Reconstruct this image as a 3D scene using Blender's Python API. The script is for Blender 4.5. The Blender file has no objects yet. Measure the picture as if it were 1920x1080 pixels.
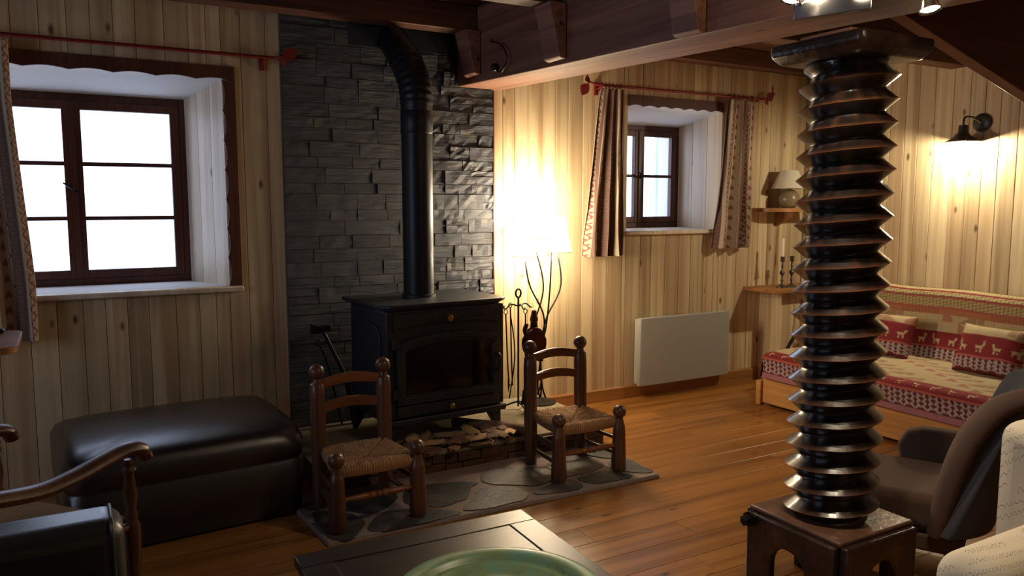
import bpy, bmesh, math, random
from math import sin, cos, pi, radians as R
from mathutils import Vector, Matrix, noise as mn
random.seed(7)
S = bpy.context.scene
COL = S.collection
# ------------------------------------------------------------------ camera, sky, exposure
cd = bpy.data.cameras.new('camera'); cam = bpy.data.objects.new('camera', cd); COL.objects.link(cam)
cd.sensor_width = 36; cd.lens = 36*1470/1920; cd.clip_start = .05
cam.location = (0, 0, 1.4); cam.rotation_euler = (R(90-6.15), 0, R(-29.6))
S.camera = cam
S.view_settings.view_transform = 'Standard'; S.view_settings.look = 'None'
S.view_settings.gamma = 1; S.view_settings.use_curve_mapping = False
S.view_settings.exposure = -1.25
W = bpy.data.worlds.new('sky'); S.world = W; W.use_nodes = True
W.node_tree.nodes['Background'].inputs[0].default_value = (.62, .74, 1, 1)
W.node_tree.nodes['Background'].inputs[1].default_value = 9.5

def portal(name, loc, rot, sx, sy):
    l = bpy.data.lights.new(name, 'AREA'); l.shape = 'RECTANGLE'; l.size = sx; l.size_y = sy
    l.cycles.is_portal = True
    o = bpy.data.objects.new(name, l); o.location = loc; o.rotation_euler = rot; COL.objects.link(o)
portal('portal', (.055, 5.0, 1.47), (R(-90), 0, 0), 1.1, 1.0)
portal('portal', (3.886, 5.0, 1.6), (R(-90), 0, 0), .8, .8)
portal('portal', (-2.42, 2.3, 1.5), (0, R(-90), 0), 1.3, 1.8)
def lamp(name, loc, energy, col, rad=.03, spot=None, aim=None):
    l = bpy.data.lights.new(name, 'SPOT' if spot else 'POINT'); l.energy = energy; l.color = col
    l.shadow_soft_size = rad
    if spot: l.spot_size = R(spot); l.spot_blend = .5
    o = bpy.data.objects.new(name, l); o.location = loc; COL.objects.link(o)
    if aim is not None: o.rotation_euler = (Vector(aim)-Vector(loc)).to_track_quat('-Z', 'Y').to_euler()

# ------------------------------------------------------------------ helpers
def lin(c):
    return tuple((x/255/12.92 if x/255 <= .04045 else ((x/255+.055)/1.055)**2.4) for x in c)
def tag(o, label=None, cat=None, group=None, kind=None):
    for k, v in (('label', label), ('category', cat), ('group', group), ('kind', kind)):
        if v: o[k] = v
    return o
TM = {}
def thing(name, label, cat, loc=(0, 0, 0), rotz=0, group=None):
    o = bpy.data.objects.new(name, None); COL.objects.link(o); o.location = loc; o.rotation_euler = (0, 0, rotz)
    o.empty_display_size = .05
    TM[o] = Matrix.Translation(loc) @ Matrix.Rotation(rotz, 4, 'Z')
    return tag(o, label, cat, group)
def obj(name, bm, mat, parent=None, local=False, smooth=False, bevel=0, seg=2, angle=40):
    if parent is None:
        if bm.verts:
            xs = [v.co.x for v in bm.verts]; ys = [v.co.y for v in bm.verts]; z = min(v.co.z for v in bm.verts)
            c = Vector(((min(xs)+max(xs))/2, (min(ys)+max(ys))/2, z))
        else: c = Vector()
        bm.transform(Matrix.Translation(-c)); M = Matrix.Translation(c)
    else:
        M = TM[parent]
        if not local: bm.transform(M.inverted())
    bmesh.ops.recalc_face_normals(bm, faces=bm.faces)
    me = bpy.data.meshes.new(name); bm.to_mesh(me); bm.free()
    if mat: me.materials.append(mat)
    o = bpy.data.objects.new(name, me); COL.objects.link(o)
    if parent is not None: o.parent = parent
    else: o.location = c
    TM[o] = M
    if bevel:
        b = o.modifiers.new('bevel', 'BEVEL'); b.width = bevel; b.segments = seg; b.limit_method = 'ANGLE'; b.angle_limit = R(35)
        smooth = True
    if smooth:
        for p in me.polygons: p.use_smooth = True
        me.set_sharp_from_angle(angle=R(angle))
    return o
def struct(name, bm, mat, **k):
    return tag(obj(name, bm, mat, **k), kind='structure')
def B(): return bmesh.new()
def box(bm, x0, x1, y0, y1, z0, z1):
    v = [bm.verts.new(p) for p in ((x0,y0,z0),(x1,y0,z0),(x1,y1,z0),(x0,y1,z0),(x0,y0,z1),(x1,y0,z1),(x1,y1,z1),(x0,y1,z1))]
    for f in ((0,1,2,3),(4,5,6,7),(0,1,5,4),(1,2,6,5),(2,3,7,6),(3,0,4,7)): bm.faces.new([v[i] for i in f])
    return bm
def bx(*a): return box(B(), *a)
def hexa(bm, pts):
    v = [bm.verts.new(p) for p in pts]
    for f in ((0,1,2,3),(4,5,6,7),(0,1,5,4),(1,2,6,5),(2,3,7,6),(3,0,4,7)): bm.faces.new([v[i] for i in f])
    return bm
def prism(bm, poly, ax, a, b):
    """extrude a 2D polygon along axis ax (0,1,2) from a to b; polygon coordinates are the other two axes in order"""
    def P(p, t):
        l = list(p); l.insert(ax, t); return l
    n = len(poly); v0 = [bm.verts.new(P(p, a)) for p in poly]; v1 = [bm.verts.new(P(p, b)) for p in poly]
    for i in range(n): bm.faces.new((v0[i], v0[(i+1) % n], v1[(i+1) % n], v1[i]))
    f = [bm.faces.new(v0), bm.faces.new(v1)]
    if n > 4:
        bm.normal_update(); bmesh.ops.triangulate(bm, faces=f, ngon_method='EAR_CLIP')
    return bm
def tube(bm, pts, r, n=8, cap=True):
    """tube along points; r a number or list"""
    pts = [Vector(p) for p in pts]; rs = r if isinstance(r, (list, tuple)) else [r]*len(pts)
    rings = []; up = None
    for i, p in enumerate(pts):
        d = (pts[min(i+1, len(pts)-1)]-pts[max(i-1, 0)]).normalized()
        if up is None: up = d.orthogonal().normalized()
        up = (up-d*up.dot(d)).normalized(); s = d.cross(up)
        rings.append([bm.verts.new(p+(up*cos(2*pi*k/n)+s*sin(2*pi*k/n))*rs[i]) for k in range(n)])
    for a, b in zip(rings, rings[1:]):
        for k in range(n): bm.faces.new((a[k], a[(k+1) % n], b[(k+1) % n], b[k]))
    if cap: bm.faces.new(rings[0]); bm.faces.new(rings[-1][::-1])
    return bm
def smoothpath(pts, n=6):
    pts = [Vector(p) for p in pts]; out = []
    for i in range(len(pts)-1):
        p0 = pts[max(i-1, 0)]; p1 = pts[i]; p2 = pts[i+1]; p3 = pts[min(i+2, len(pts)-1)]
        for k in range(n):
            t = k/n
            out.append(.5*((2*p1)+(p2-p0)*t+(2*p0-5*p1+4*p2-p3)*t*t+(3*p1-p0-3*p2+p3)*t**3))
    return out+[pts[-1]]
def lathe(bm, prof, c=(0, 0, 0), n=24, rot=None, ph=0):
    c = Vector(c); rings = []
    for r, z in prof:
        ring = []
        for k in range(n):
            p = Vector((r*cos(ph+2*pi*k/n), r*sin(ph+2*pi*k/n), z))
            if rot: p = rot @ p
            ring.append(bm.verts.new(c+p))
        rings.append(ring)
    for a, b in zip(rings, rings[1:]):
        for k in range(n): bm.faces.new((a[k], a[(k+1) % n], b[(k+1) % n], b[k]))
    bm.faces.new(rings[0]); bm.faces.new(rings[-1][::-1])
    return bm
def shell(bm, prof, c=(0, 0, 0), n=32, rot=None):
    """lathe without caps"""
    c = Vector(c); rings = []
    for r, z in prof:
        rings.append([bm.verts.new(c+((rot or Matrix.Identity(3)) @ Vector((r*cos(2*pi*k/n), r*sin(2*pi*k/n), z)))) for k in range(n)])
    for a, b in zip(rings, rings[1:]):
        for k in range(n): bm.faces.new((a[k], a[(k+1) % n], b[(k+1) % n], b[k]))
    return bm
def ball(bm, c, r, n=16):
    bmesh.ops.create_uvsphere(bm, u_segments=n, v_segments=n//2+2, radius=r, matrix=Matrix.Translation(c)); return bm
def grid(bm, f, nu, nv, col=None, closed=False):
    """surface f(i,j)->point, optional per vertex colour"""
    if col: L = bm.verts.layers.float_color.get('pattern') or bm.verts.layers.float_color.new('pattern')
    V = [[bm.verts.new(f(i, j)) for j in range(nv+1)] for i in range(nu+1)]
    for i in range(nu):
        for j in range(nv): bm.faces.new((V[i][j], V[i+1][j], V[i+1][j+1], V[i][j+1]))
    if col:
        for i in range(nu+1):
            for j in range(nv+1): V[i][j][L] = (*col(i, j), 1)
    return V

# ------------------------------------------------------------------ materials
class N:
    def __init__(s, name, rough=.5, metal=0, spec=.5):
        s.m = bpy.data.materials.new(name); s.m.use_nodes = True; s.t = s.m.node_tree
        s.b = s.t.nodes['Principled BSDF']; s.i('Roughness', rough); s.i('Metallic', metal); s.i('Specular IOR Level', spec)
    def i(s, k, v): s.b.inputs[k].default_value = v
    def n(s, t, **k):
        x = s.t.nodes.new(t)
        for a, b in k.items():
            if a.startswith('_'): setattr(x, a[1:], b)
        return x
    def l(s, a, b): s.t.links.new(a, b)
    def math(s, op, a, b=None, c=None):
        x = s.n('ShaderNodeMath', _operation=op)
        for k, v in enumerate((a, b, c)):
            if v is None: continue
            if isinstance(v, (int, float)): x.inputs[k].default_value = v
            else: s.l(v, x.inputs[k])
        return x.outputs[0]
    def pos(s, scale=(1, 1, 1), objspace=False):
        if objspace: o = s.n('ShaderNodeTexCoord').outputs['Object']
        else: o = s.n('ShaderNodeNewGeometry').outputs['Position']
        m = s.n('ShaderNodeMapping'); m.inputs['Scale'].default_value = scale; s.l(o, m.inputs[0]); s.map = m
        return m.outputs[0]
    def noise(s, vec, scale=1, detail=4, rough=.5, dist=0):
        x = s.n('ShaderNodeTexNoise'); x.inputs['Scale'].default_value = scale; x.inputs['Detail'].default_value = detail
        x.inputs['Roughness'].default_value = rough; x.inputs['Distortion'].default_value = dist; s.l(vec, x.inputs['Vector'])
        return x.outputs['Fac']
    def ramp(s, fac, stops):
        x = s.n('ShaderNodeValToRGB'); e = x.color_ramp.elements
        while len(e) < len(stops): e.new(.5)
        for k, (p, c) in enumerate(stops):
            e[k].position = p; e[k].color = (*c, 1) if not isinstance(c, float) else (c, c, c, 1)
        s.l(fac, x.inputs[0]); return x.outputs[0]
    def mix(s, fac, a, b, mode='MIX'):
        x = s.n('ShaderNodeMix', _data_type='RGBA', _blend_type=mode)
        for k, v in ((0, fac), (6, a), (7, b)):
            if isinstance(v, (int, float)): x.inputs[k].default_value = v
            elif isinstance(v, tuple): x.inputs[k].default_value = (*v, 1)
            else: s.l(v, x.inputs[k])
        return x.outputs[2]
    def col(s, v):
        if isinstance(v, tuple): s.b.inputs['Base Color'].default_value = (*v, 1)
        else: s.l(v, s.b.inputs['Base Color'])
    def bump(s, h, strength=.3, dist=.01):
        x = s.n('ShaderNodeBump'); x.inputs['Strength'].default_value = strength; x.inputs['Distance'].default_value = dist
        s.l(h, x.inputs['Height']); s.l(x.outputs[0], s.b.inputs['Normal'])

def wood(name, light, dark, grain_axis=2, rough=.5, knots=True, var=.25, fine=60, knotcol=(70, 35, 18), streak=.5, spec=.5):
    """board wood with grain along an axis; every board is shifted by its own random number"""
    m = N(name, rough, spec=spec); sc = [fine]*3; sc[grain_axis] = fine*.03
    rnd = m.n('ShaderNodeObjectInfo').outputs['Random']
    v = m.pos(tuple(sc)); off = m.n('ShaderNodeVectorMath', _operation='ADD'); m.l(v, off.inputs[0])
    cmb = m.n('ShaderNodeCombineXYZ'); r9 = m.math('MULTIPLY', rnd, 97.)
    for k in range(3): m.l(r9, cmb.inputs[k])
    m.l(cmb.outputs[0], off.inputs[1]); vec = off.outputs[0]
    g = m.noise(vec, 1, 4, .5, .8)
    sc2 = [9]*3; sc2[grain_axis] = .35
    v2 = m.pos(tuple(sc2)); off2 = m.n('ShaderNodeVectorMath', _operation='ADD'); m.l(v2, off2.inputs[0]); m.l(cmb.outputs[0], off2.inputs[1])
    s2 = m.noise(off2.outputs[0], 1, 2, .5, .3)
    c = m.ramp(g, [(.22, dark), (.56, light)])
    c = m.mix(m.math('MULTIPLY', m.ramp(s2, [(.47, 0.), (.6, 1.)]), streak), c, dark, 'MIX')
    tint = m.math('ADD', m.math('MULTIPLY', rnd, var), 1-var*.65)
    hs = m.n('ShaderNodeHueSaturation'); m.l(c, hs.inputs['Color']); m.l(tint, hs.inputs['Value']); c = hs.outputs[0]
    if knots:
        sc3 = [7.5]*3; sc3[grain_axis] = 3.4
        v3 = m.pos(tuple(sc3)); off3 = m.n('ShaderNodeVectorMath', _operation='ADD'); m.l(v3, off3.inputs[0]); m.l(cmb.outputs[0], off3.inputs[1])
        vo = m.n('ShaderNodeTexVoronoi'); m.l(off3.outputs[0], vo.inputs['Vector']); vo.inputs['Scale'].default_value = 1
        k = m.ramp(vo.outputs['Distance'], [(.05, 1.), (.12, .0)])
        c = m.mix(m.math('MULTIPLY', k, .85), c, lin(knotcol))
    m.col(c); m.bump(g, .12, .003)
    return m.m
def plain(name, c, rough=.5, metal=0, spec=.5, bump=0, bs=80, var=.0, coat=0):
    m = N(name, rough, metal, spec)
    v = m.pos(); nz = m.noise(v, bs, 4)
    m.col(m.mix(nz, tuple(x*(1-var) for x in c), tuple(min(1, x*(1+var)) for x in c)))
    if bump: m.bump(nz, bump, .004)
    if coat: m.i('Coat Weight', coat); m.i('Coat Roughness', .3)
    return m.m
M = {}
M['pine'] = wood('wall_pine', lin((224, 202, 160)), lin((172, 136, 98)), 2, .5, streak=.6, var=.3, fine=16)
M['pine_reveal'] = wood('reveal_pine', lin((234, 220, 196)), lin((198, 170, 142)), 2, .5, var=.12, streak=.4, fine=16)
M['plaster'] = plain('white_plaster', lin((225, 222, 220)), .9, bump=.6, bs=40, var=.03)
M['floor'] = wood('floor_boards', lin((172, 116, 54)), lin((116, 70, 26)), 0, .3, var=.18, fine=22, knotcol=(48, 22, 10), streak=.5)
M['skirting'] = wood('skirting_wood', lin((172, 118, 60)), lin((130, 80, 36)), 0, .45, knots=False)
M['beam'] = wood('beam_wood', lin((158, 112, 90)), lin((104, 68, 54)), 1, .6, var=.1, fine=30, knotcol=(30, 16, 12), streak=.5)
M['joist'] = wood('joist_wood', lin((104, 62, 44)), lin((62, 36, 26)), 0, .6, var=.15, fine=30, knotcol=(26, 14, 10))
M['stair'] = wood('stair_wood', lin((112, 60, 40)), lin((82, 40, 26)), 0, .45, var=.1, fine=25, knots=False)
M['frame'] = wood('window_frame_wood', lin((98, 52, 38)), lin((60, 30, 22)), 2, .45, knots=False, var=.1)
M['shelf'] = wood('shelf_wood', lin((178, 122, 66)), lin((130, 82, 40)), 0, .5, var=.1)
M['sofawood'] = wood('sofa_pine', lin((216, 160, 92)), lin((182, 122, 62)), 1, .5, var=.08)
M['chairwood'] = wood('chair_walnut', lin((104, 66, 46)), lin((56, 34, 24)), 2, .36, knots=False, fine=70, var=.1)
M['slatwood'] = wood('ladder_slat_wood', lin((132, 80, 48)), lin((92, 52, 30)), 0, .4, knots=False, fine=60)
M['blackwood'] = wood('table_dark_wood', lin((54, 42, 38)), lin((34, 26, 24)), 0, .36, knots=False, fine=60, var=.1)
M['castiron'] = plain('black_cast_iron', lin((40, 42, 48)), .42, .2, bump=.25, bs=300, var=.1)
M['stoveside'] = plain('enamelled_steel', lin((48, 52, 62)), .38, .3, bump=.15, bs=300, var=.1)
M['iron'] = plain('wrought_iron', lin((26, 24, 24)), .45, .5, var=.1)
M['pipe'] = plain('matt_black_pipe', lin((34, 36, 42)), .4, .3, bump=.1, bs=200)
M['glassblack'] = plain('sooty_glass', lin((10, 9, 9)), .12, 0, spec=.5)
M['brass'] = plain('brass', lin((214, 172, 110)), .3, 1)
M['leather'] = plain('black_leather', lin((18, 18, 24)), .32, 0, spec=.8, bump=.2, bs=400, var=.15, coat=.6)
M['leather2'] = plain('sofa_leather', lin((40, 46, 46)), .35, 0, spec=.8, bump=.2, bs=350, var=.2, coat=.6)
M['rush'] = plain('rush_weave', lin((168, 122, 76)), .6, 0, bump=.5, bs=150, var=.35)
M['red'] = plain('red_painted_iron', lin((128, 34, 32)), .4, .2, var=.2)
M['chrome'] = plain('chrome', lin((190, 190, 195)), .18, 1)
M['heater'] = plain('heater_white', lin((168, 168, 162)), .45, 0, var=.03)
M['pewter'] = plain('lamp_pewter', lin((92, 88, 84)), .35, .7, var=.2)
M['brownfab'] = plain('brown_upholstery', lin((104, 82, 70)), .85, 0, bump=.5, bs=600, var=.25)
M['greyfab'] = plain('grey_upholstery', lin((82, 84, 92)), .85, 0, bump=.5, bs=600, var=.25)
M['cord'] = plain('cord_white', lin((215, 208, 190)), .5)
M['black'] = plain('black_plastic', lin((14, 14, 15)), .4)
M['bark'] = plain('tree_bark', lin((122, 96, 76)), .85, 0, bump=.9, bs=60, var=.4)
M['barklight'] = plain('split_wood_light', lin((186, 152, 112)), .8, 0, bump=.6, bs=60, var=.25)
M['candle'] = plain('candle_wax', lin((235, 228, 205)), .5)
M['ceramic'] = plain('glazed_stoneware', lin((128, 112, 84)), .3, 0, var=.35, bs=12)
M['shade_off'] = plain('cream_lampshade', lin((214, 204, 180)), .8)
M['mortar'] = plain('mortar', lin((134, 118, 110)), .9, 0, bump=.8, bs=60, var=.25)
M['brick'] = plain('plinth_brick', lin((88, 58, 44)), .9, 0, bump=.9, bs=50, var=.35)
M['plinthtop'] = plain('plinth_cap_stone', lin((136, 124, 100)), .85, 0, bump=.8, bs=18, var=.3)
M['shutter'] = wood('shutter_paint', lin((214, 234, 230)), lin((190, 218, 216)), 2, .6, knots=False, var=.05)
M['bellows'] = plain('bellows_leather', lin((70, 22, 24)), .28, 0, var=.2)
# slate: dark split stone
m = N('slate', .55); v = m.pos((1, 1, 3)); a = m.noise(v, 7, 3); b = m.noise(m.pos((8, 8, 60)), 1, 6, .65)
rnd = m.n('ShaderNodeObjectInfo').outputs['Random']
c = m.ramp(a, [(.3, lin((46, 49, 57))), (.55, lin((62, 64, 70))), (.78, lin((84, 76, 70)))])
c = m.mix(m.math('GREATER_THAN', rnd, .994), c, lin((110, 80, 58)))
hs = m.n('ShaderNodeHueSaturation'); m.l(c, hs.inputs['Color']); m.l(m.math('ADD', m.math('MULTIPLY', rnd, .5), .7), hs.inputs['Value'])
m.col(hs.outputs[0]); m.bump(b, .9, .008); M['slate'] = m.m
m = N('flagstone', .5); v = m.pos(); a = m.noise(v, 5, 5, .6); rnd = m.n('ShaderNodeObjectInfo').outputs['Random']
c = m.ramp(a, [(.35, lin((44, 48, 53))), (.5, lin((62, 62, 62))), (.72, lin((98, 84, 70)))])
hs = m.n('ShaderNodeHueSaturation'); m.l(c, hs.inputs['Color']); m.l(m.math('ADD', m.math('MULTIPLY', rnd, .4), .75), hs.inputs['Value'])
m.col(hs.outputs[0]); m.bump(m.noise(m.pos(), 25, 6, .6), .5, .01); M['flag'] = m.m
# painted patterns kept per vertex
def vc(name, rough=.85, bump=.3, bs=500):
    m = N(name, rough); a = m.n('ShaderNodeVertexColor'); a.layer_name = 'pattern'
    nz = m.noise(m.pos(), bs, 3); m.col(m.mix(.25, a.outputs[0], m.mix(nz, (0., 0., 0.), a.outputs[0])))
    m.bump(nz, bump, .003); return m
M['cloth'] = vc('patterned_cloth').m
m = vc('screw_wood', .3, .3, 40); m.b.inputs['Coat Weight'].default_value = .6; m.b.inputs['Coat Roughness'].default_value = .14; M['screw'] = m.m
m = N('aged_dark_wood', .3); v = m.pos((1, 1, 1)); a = m.noise(v, 9, 6, .65)
m.col(m.ramp(a, [(.35, lin((36, 28, 26))), (.6, lin((62, 44, 36))), (.8, lin((120, 82, 58)))])); m.bump(m.noise(m.pos(), 40, 5), .5, .006); M['oldwood'] = m.m
m = N('worn_pedestal_top', .35); a = m.noise(m.pos(), 12, 6, .65)
m.col(m.ramp(a, [(.35, lin((84, 60, 48))), (.6, lin((116, 84, 66))), (.75, lin((170, 130, 104)))])); m.bump(m.noise(m.pos(), 40, 5), .4, .005); M['wornwood'] = m.m
# green verdigris dish
m = N('verdigris_dish', .35); a = m.noise(m.pos(), 14, 5, .6); b = m.noise(m.pos((1, 1, 3)), 60, 4, .7, 1.5)
c = m.ramp(a, [(.3, lin((96, 128, 96))), (.5, lin((128, 152, 112))), (.7, lin((110, 160, 140)))])
c = m.mix(m.ramp(b, [(.62, 0.), (.72, .8)]), c, lin((60, 62, 44))); m.col(c); M['dish'] = m.m
# window glass: clear with a faint reflection
m = bpy.data.materials.new('pane_glass'); m.use_nodes = True; t = m.node_tree; t.nodes.clear()
o_ = t.nodes.new('ShaderNodeOutputMaterial'); mx = t.nodes.new('ShaderNodeMixShader'); mx.inputs[0].default_value = .06
tr = t.nodes.new('ShaderNodeBsdfTransparent'); gl = t.nodes.new('ShaderNodeBsdfGlossy'); gl.inputs['Roughness'].default_value = .05
t.links.new(tr.outputs[0], mx.inputs[1]); t.links.new(gl.outputs[0], mx.inputs[2]); t.links.new(mx.outputs[0], o_.inputs[0]); M['glass'] = m
def emit(name, c, s):
    m = N(name, .5); m.col(c); m.b.inputs['Emission Color'].default_value = (*c, 1); m.b.inputs['Emission Strength'].default_value = s; return m.m
M['bulb'] = emit('lit_bulb', (1, .84, .55), 30.)
M['lens'] = emit('lit_halogen', (1, .82, .55), 14.)
# glowing paper shade: the bulb inside makes the paper itself shine
m = N('lit_paper_shade', .9); m.col(lin((250, 240, 215))); m.b.inputs['Transmission Weight'].default_value = .0
m.b.inputs['Emission Color'].default_value = (1, .82, .5, 1); m.b.inputs['Emission Strength'].default_value = 6.; M['shade_lit'] = m.m
# upholstery printed with rows of old handwriting
m = N('script_print', .8); p = m.pos(objspace=False); sx = m.n('ShaderNodeSeparateXYZ'); m.l(p, sx.inputs[0])
u = m.math('SUBTRACT', sx.outputs[0], sx.outputs[1]); w = m.math('ADD', sx.outputs[2], m.math('MULTIPLY', sx.outputs[1], .8))
w = m.math('ADD', w, m.math('MULTIPLY', u, .12))
row = m.math('FRACT', m.math('MULTIPLY', w, 34.)); rid = m.math('FLOOR', m.math('MULTIPLY', w, 34.))
cb = m.n('ShaderNodeCombineXYZ'); m.l(m.math('MULTIPLY', u, 55.), cb.inputs[0]); m.l(m.math('MULTIPLY', rid, 7.3), cb.inputs[1])
n1 = m.noise(cb.outputs[0], 1, 2); ph = m.math('ADD', m.math('MULTIPLY', u, 620.), m.math('MULTIPLY', n1, 16.))
amp = m.math('MULTIPLY', m.noise(cb.outputs[0], 2.3, 1), .34)
f = m.math('ADD', m.math('MULTIPLY', m.math('SINE', ph), amp), .5)
d = m.math('ABSOLUTE', m.math('SUBTRACT', row, f))
cb2 = m.n('ShaderNodeCombineXYZ'); m.l(m.math('MULTIPLY', u, 9.), cb2.inputs[0]); m.l(m.math('MULTIPLY', rid, 3.7), cb2.inputs[1])
gate = m.math('GREATER_THAN', m.noise(cb2.outputs[0], 1, 1), .44)
ink = m.math('MULTIPLY', m.math('LESS_THAN', d, .05), gate)
m.col(m.mix(m.math('MULTIPLY', ink, .62), lin((226, 214, 190)), lin((84, 74, 70)))); m.bump(m.noise(m.pos(), 300, 2), .2, .003); M['script'] = m.m

# ------------------------------------------------------------------ the room
YB = 4.425; XR = 5.25; XL = -2.3; YF = -2.4; ZC = 2.52
struct('floor', bx(XL-.3, XR+.3, YF-.3, YB+.6, -.12, -.02), M['skirting'])
fl = bpy.data.objects['floor']
y = YF; k = 0
while y < YB:
    w_ = .15; x = XL; random.seed(int(y*100)+500)
    first = True
    while x < XR-.01:
        L = random.uniform(2.2, 4.2) if not first else random.uniform(.6, 2.6); first = False
        x1 = min(XR, x+L)
        if XR-x1 < .4: x1 = XR
        pr = [(y+.0008, -.02), (y+w_-.0008, -.02), (y+w_-.0008, -.0008), (y+w_-.002, 0), (y+.002, 0), (y+.0008, -.0008)]
        obj('floorboard', prism(B(), pr, 0, x+.0006, x1-.0006), M['floor'], fl); x = x1
    y += w_
# back wall mass with its two openings
W1 = dict(ix0=-.51, ix1=.62, iz0=.955, iz1=1.983, ox0=-.65, ox1=.757, oz0=.957, oz1=2.055)
W2 = dict(ix0=3.486, ix1=4.286, iz0=1.213, iz1=2.0, ox0=3.44, ox1=4.33, oz0=1.207, oz1=2.085)
bm = B()
def masswall(bm, y0, y1, h):   # openings h: list of (x0,x1,z0,z1)
    x = XL-.3
    for a, b, c, d in h:
        box(bm, x, a, y0, y1, 0, 2.9); box(bm, a, b, y0, y1, 0, c); box(bm, a, b, y0, y1, d, 2.9); x = b
    box(bm, x, XR+.3, y0, y1, 0, 2.9)
masswall(bm, YB+.02, 4.84, [(W['ox0'], W['ox1'], W['oz0'], W['oz1']) for W in (W1, W2)])
masswall(bm, 4.84, 5.1, [(W['ix0'], W['ix1'], W['iz0'], W['iz1']) for W in (W1, W2)])
wb = struct('wall_back', bm, M['plaster'])
SLX0, SLX1 = 1.062, 2.362
def vplank(x0, x1, z0, z1, parent, axis='x', c0=YB, th=.018, mat='pine'):
    g = .0007; ch = .0035
    if axis == 'x': pr = [(x0+g, c0+th), (x0+g, c0+ch), (x0+ch, c0), (x1-ch, c0), (x1-g, c0+ch), (x1-g, c0+th)]
    else: pr = [(c0+th, x0+g), (c0+ch, x0+g), (c0, x0+ch), (c0, x1-ch), (c0+ch, x1-g), (c0+th, x1-g)]
    obj('plank', prism(B(), pr, 2, z0, z1), M[mat], parent)
random.seed(3)
holes = [(W1['ox0'], W1['ox1'], W1['oz0'], W1['oz1']), (W2['ox0'], W2['ox1'], W2['oz0'], W2['oz1']), (SLX0, SLX1, -1, 9)]
cuts = sorted([h[0] for h in holes]+[h[1] for h in holes]); x = XL
while x < XR-.005:
    x1 = x+random.choice((.085, .1, .1, .115, .13))
    for c in cuts:
        if x < c-.001 and c < x1+.03: x1 = c
    x1 = min(x1, XR)
    if XR-x1 < .04: x1 = XR
    mid = (x+x1)/2; segs = [(0.0, ZC)]
    for a, b, c, d in holes:
        if a < mid < b: segs = [(0, c), (d, ZC)] if c > 0 else []
    for s0, s1 in segs: vplank(x, x1, s0, s1, wb)
    x = x1
# right, left and near walls
wr = struct('wall_right', bx(XR+.02, XR+.3, YF-.3, 5.1, 0, 2.9), M['plaster'])
y = YF
while y < YB-.005:
    w_ = random.choice((.1, .115, .13)) if y > 1.8 else .15
    y1 = min(y+w_, YB); y1 = YB if YB-y1 < .04 else y1
    vplank(y, y1, 0, ZC, wr, 'y', XR); y = y1
bm = B(); XO = XL
for a in ((YF-.3, 1.4, 0, 2.9), (3.2, 5.1, 0, 2.9), (1.4, 3.2, 0, .85), (1.4, 3.2, 2.15, 2.9)): box(bm, XL-.3, XL, *a)
wl = struct('wall_left', bm, M['pine'])
struct('wall_front', bx(XL-.3, XR+.3, YF-.3, YF, 0, 2.9), M['pine'])
bm = B()
for a, b in ((1.4, 1.47), (2.27, 2.34), (3.13, 3.2)): box(bm, XL-.2, XL-.14, a, b, .85, 2.15)
for a, b in ((.85, .92), (2.08, 2.15)): box(bm, XL-.2, XL-.14, 1.4, 3.2, a, b)
w3 = struct('window_3', bm, M['frame'])
for a, b in ((1.47, 2.27), (2.34, 3.13)): obj('pane', bx(XL-.172, XL-.168, a, b, .92, 2.08), M['glass'], w3)
# ceiling and its boards
cl = struct('ceiling', bx(XL-.3, XR+.3, YF-.3, 5.1, 2.545, 2.75), M['joist'])
x = XL
while x < XR:
    obj('ceiling_board', bx(x+.001, min(x+.19, XR)-.001, YF, YB, 2.525, 2.545), M['joist'], cl); x += .19
struct('baseboard_back', prism(B(), [(YB, 0), (YB-.016, 0), (YB-.016, .085), (YB-.01, .095), (YB, .095)], 0, SLX1+.33, XR), M['skirting'])
struct('baseboard_right', prism(B(), [(XR, 0), (XR-.016, 0), (XR-.016, .085), (XR-.01, .095), (XR, .095)], 1, YF, YB-.018), M['skirting'])

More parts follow.
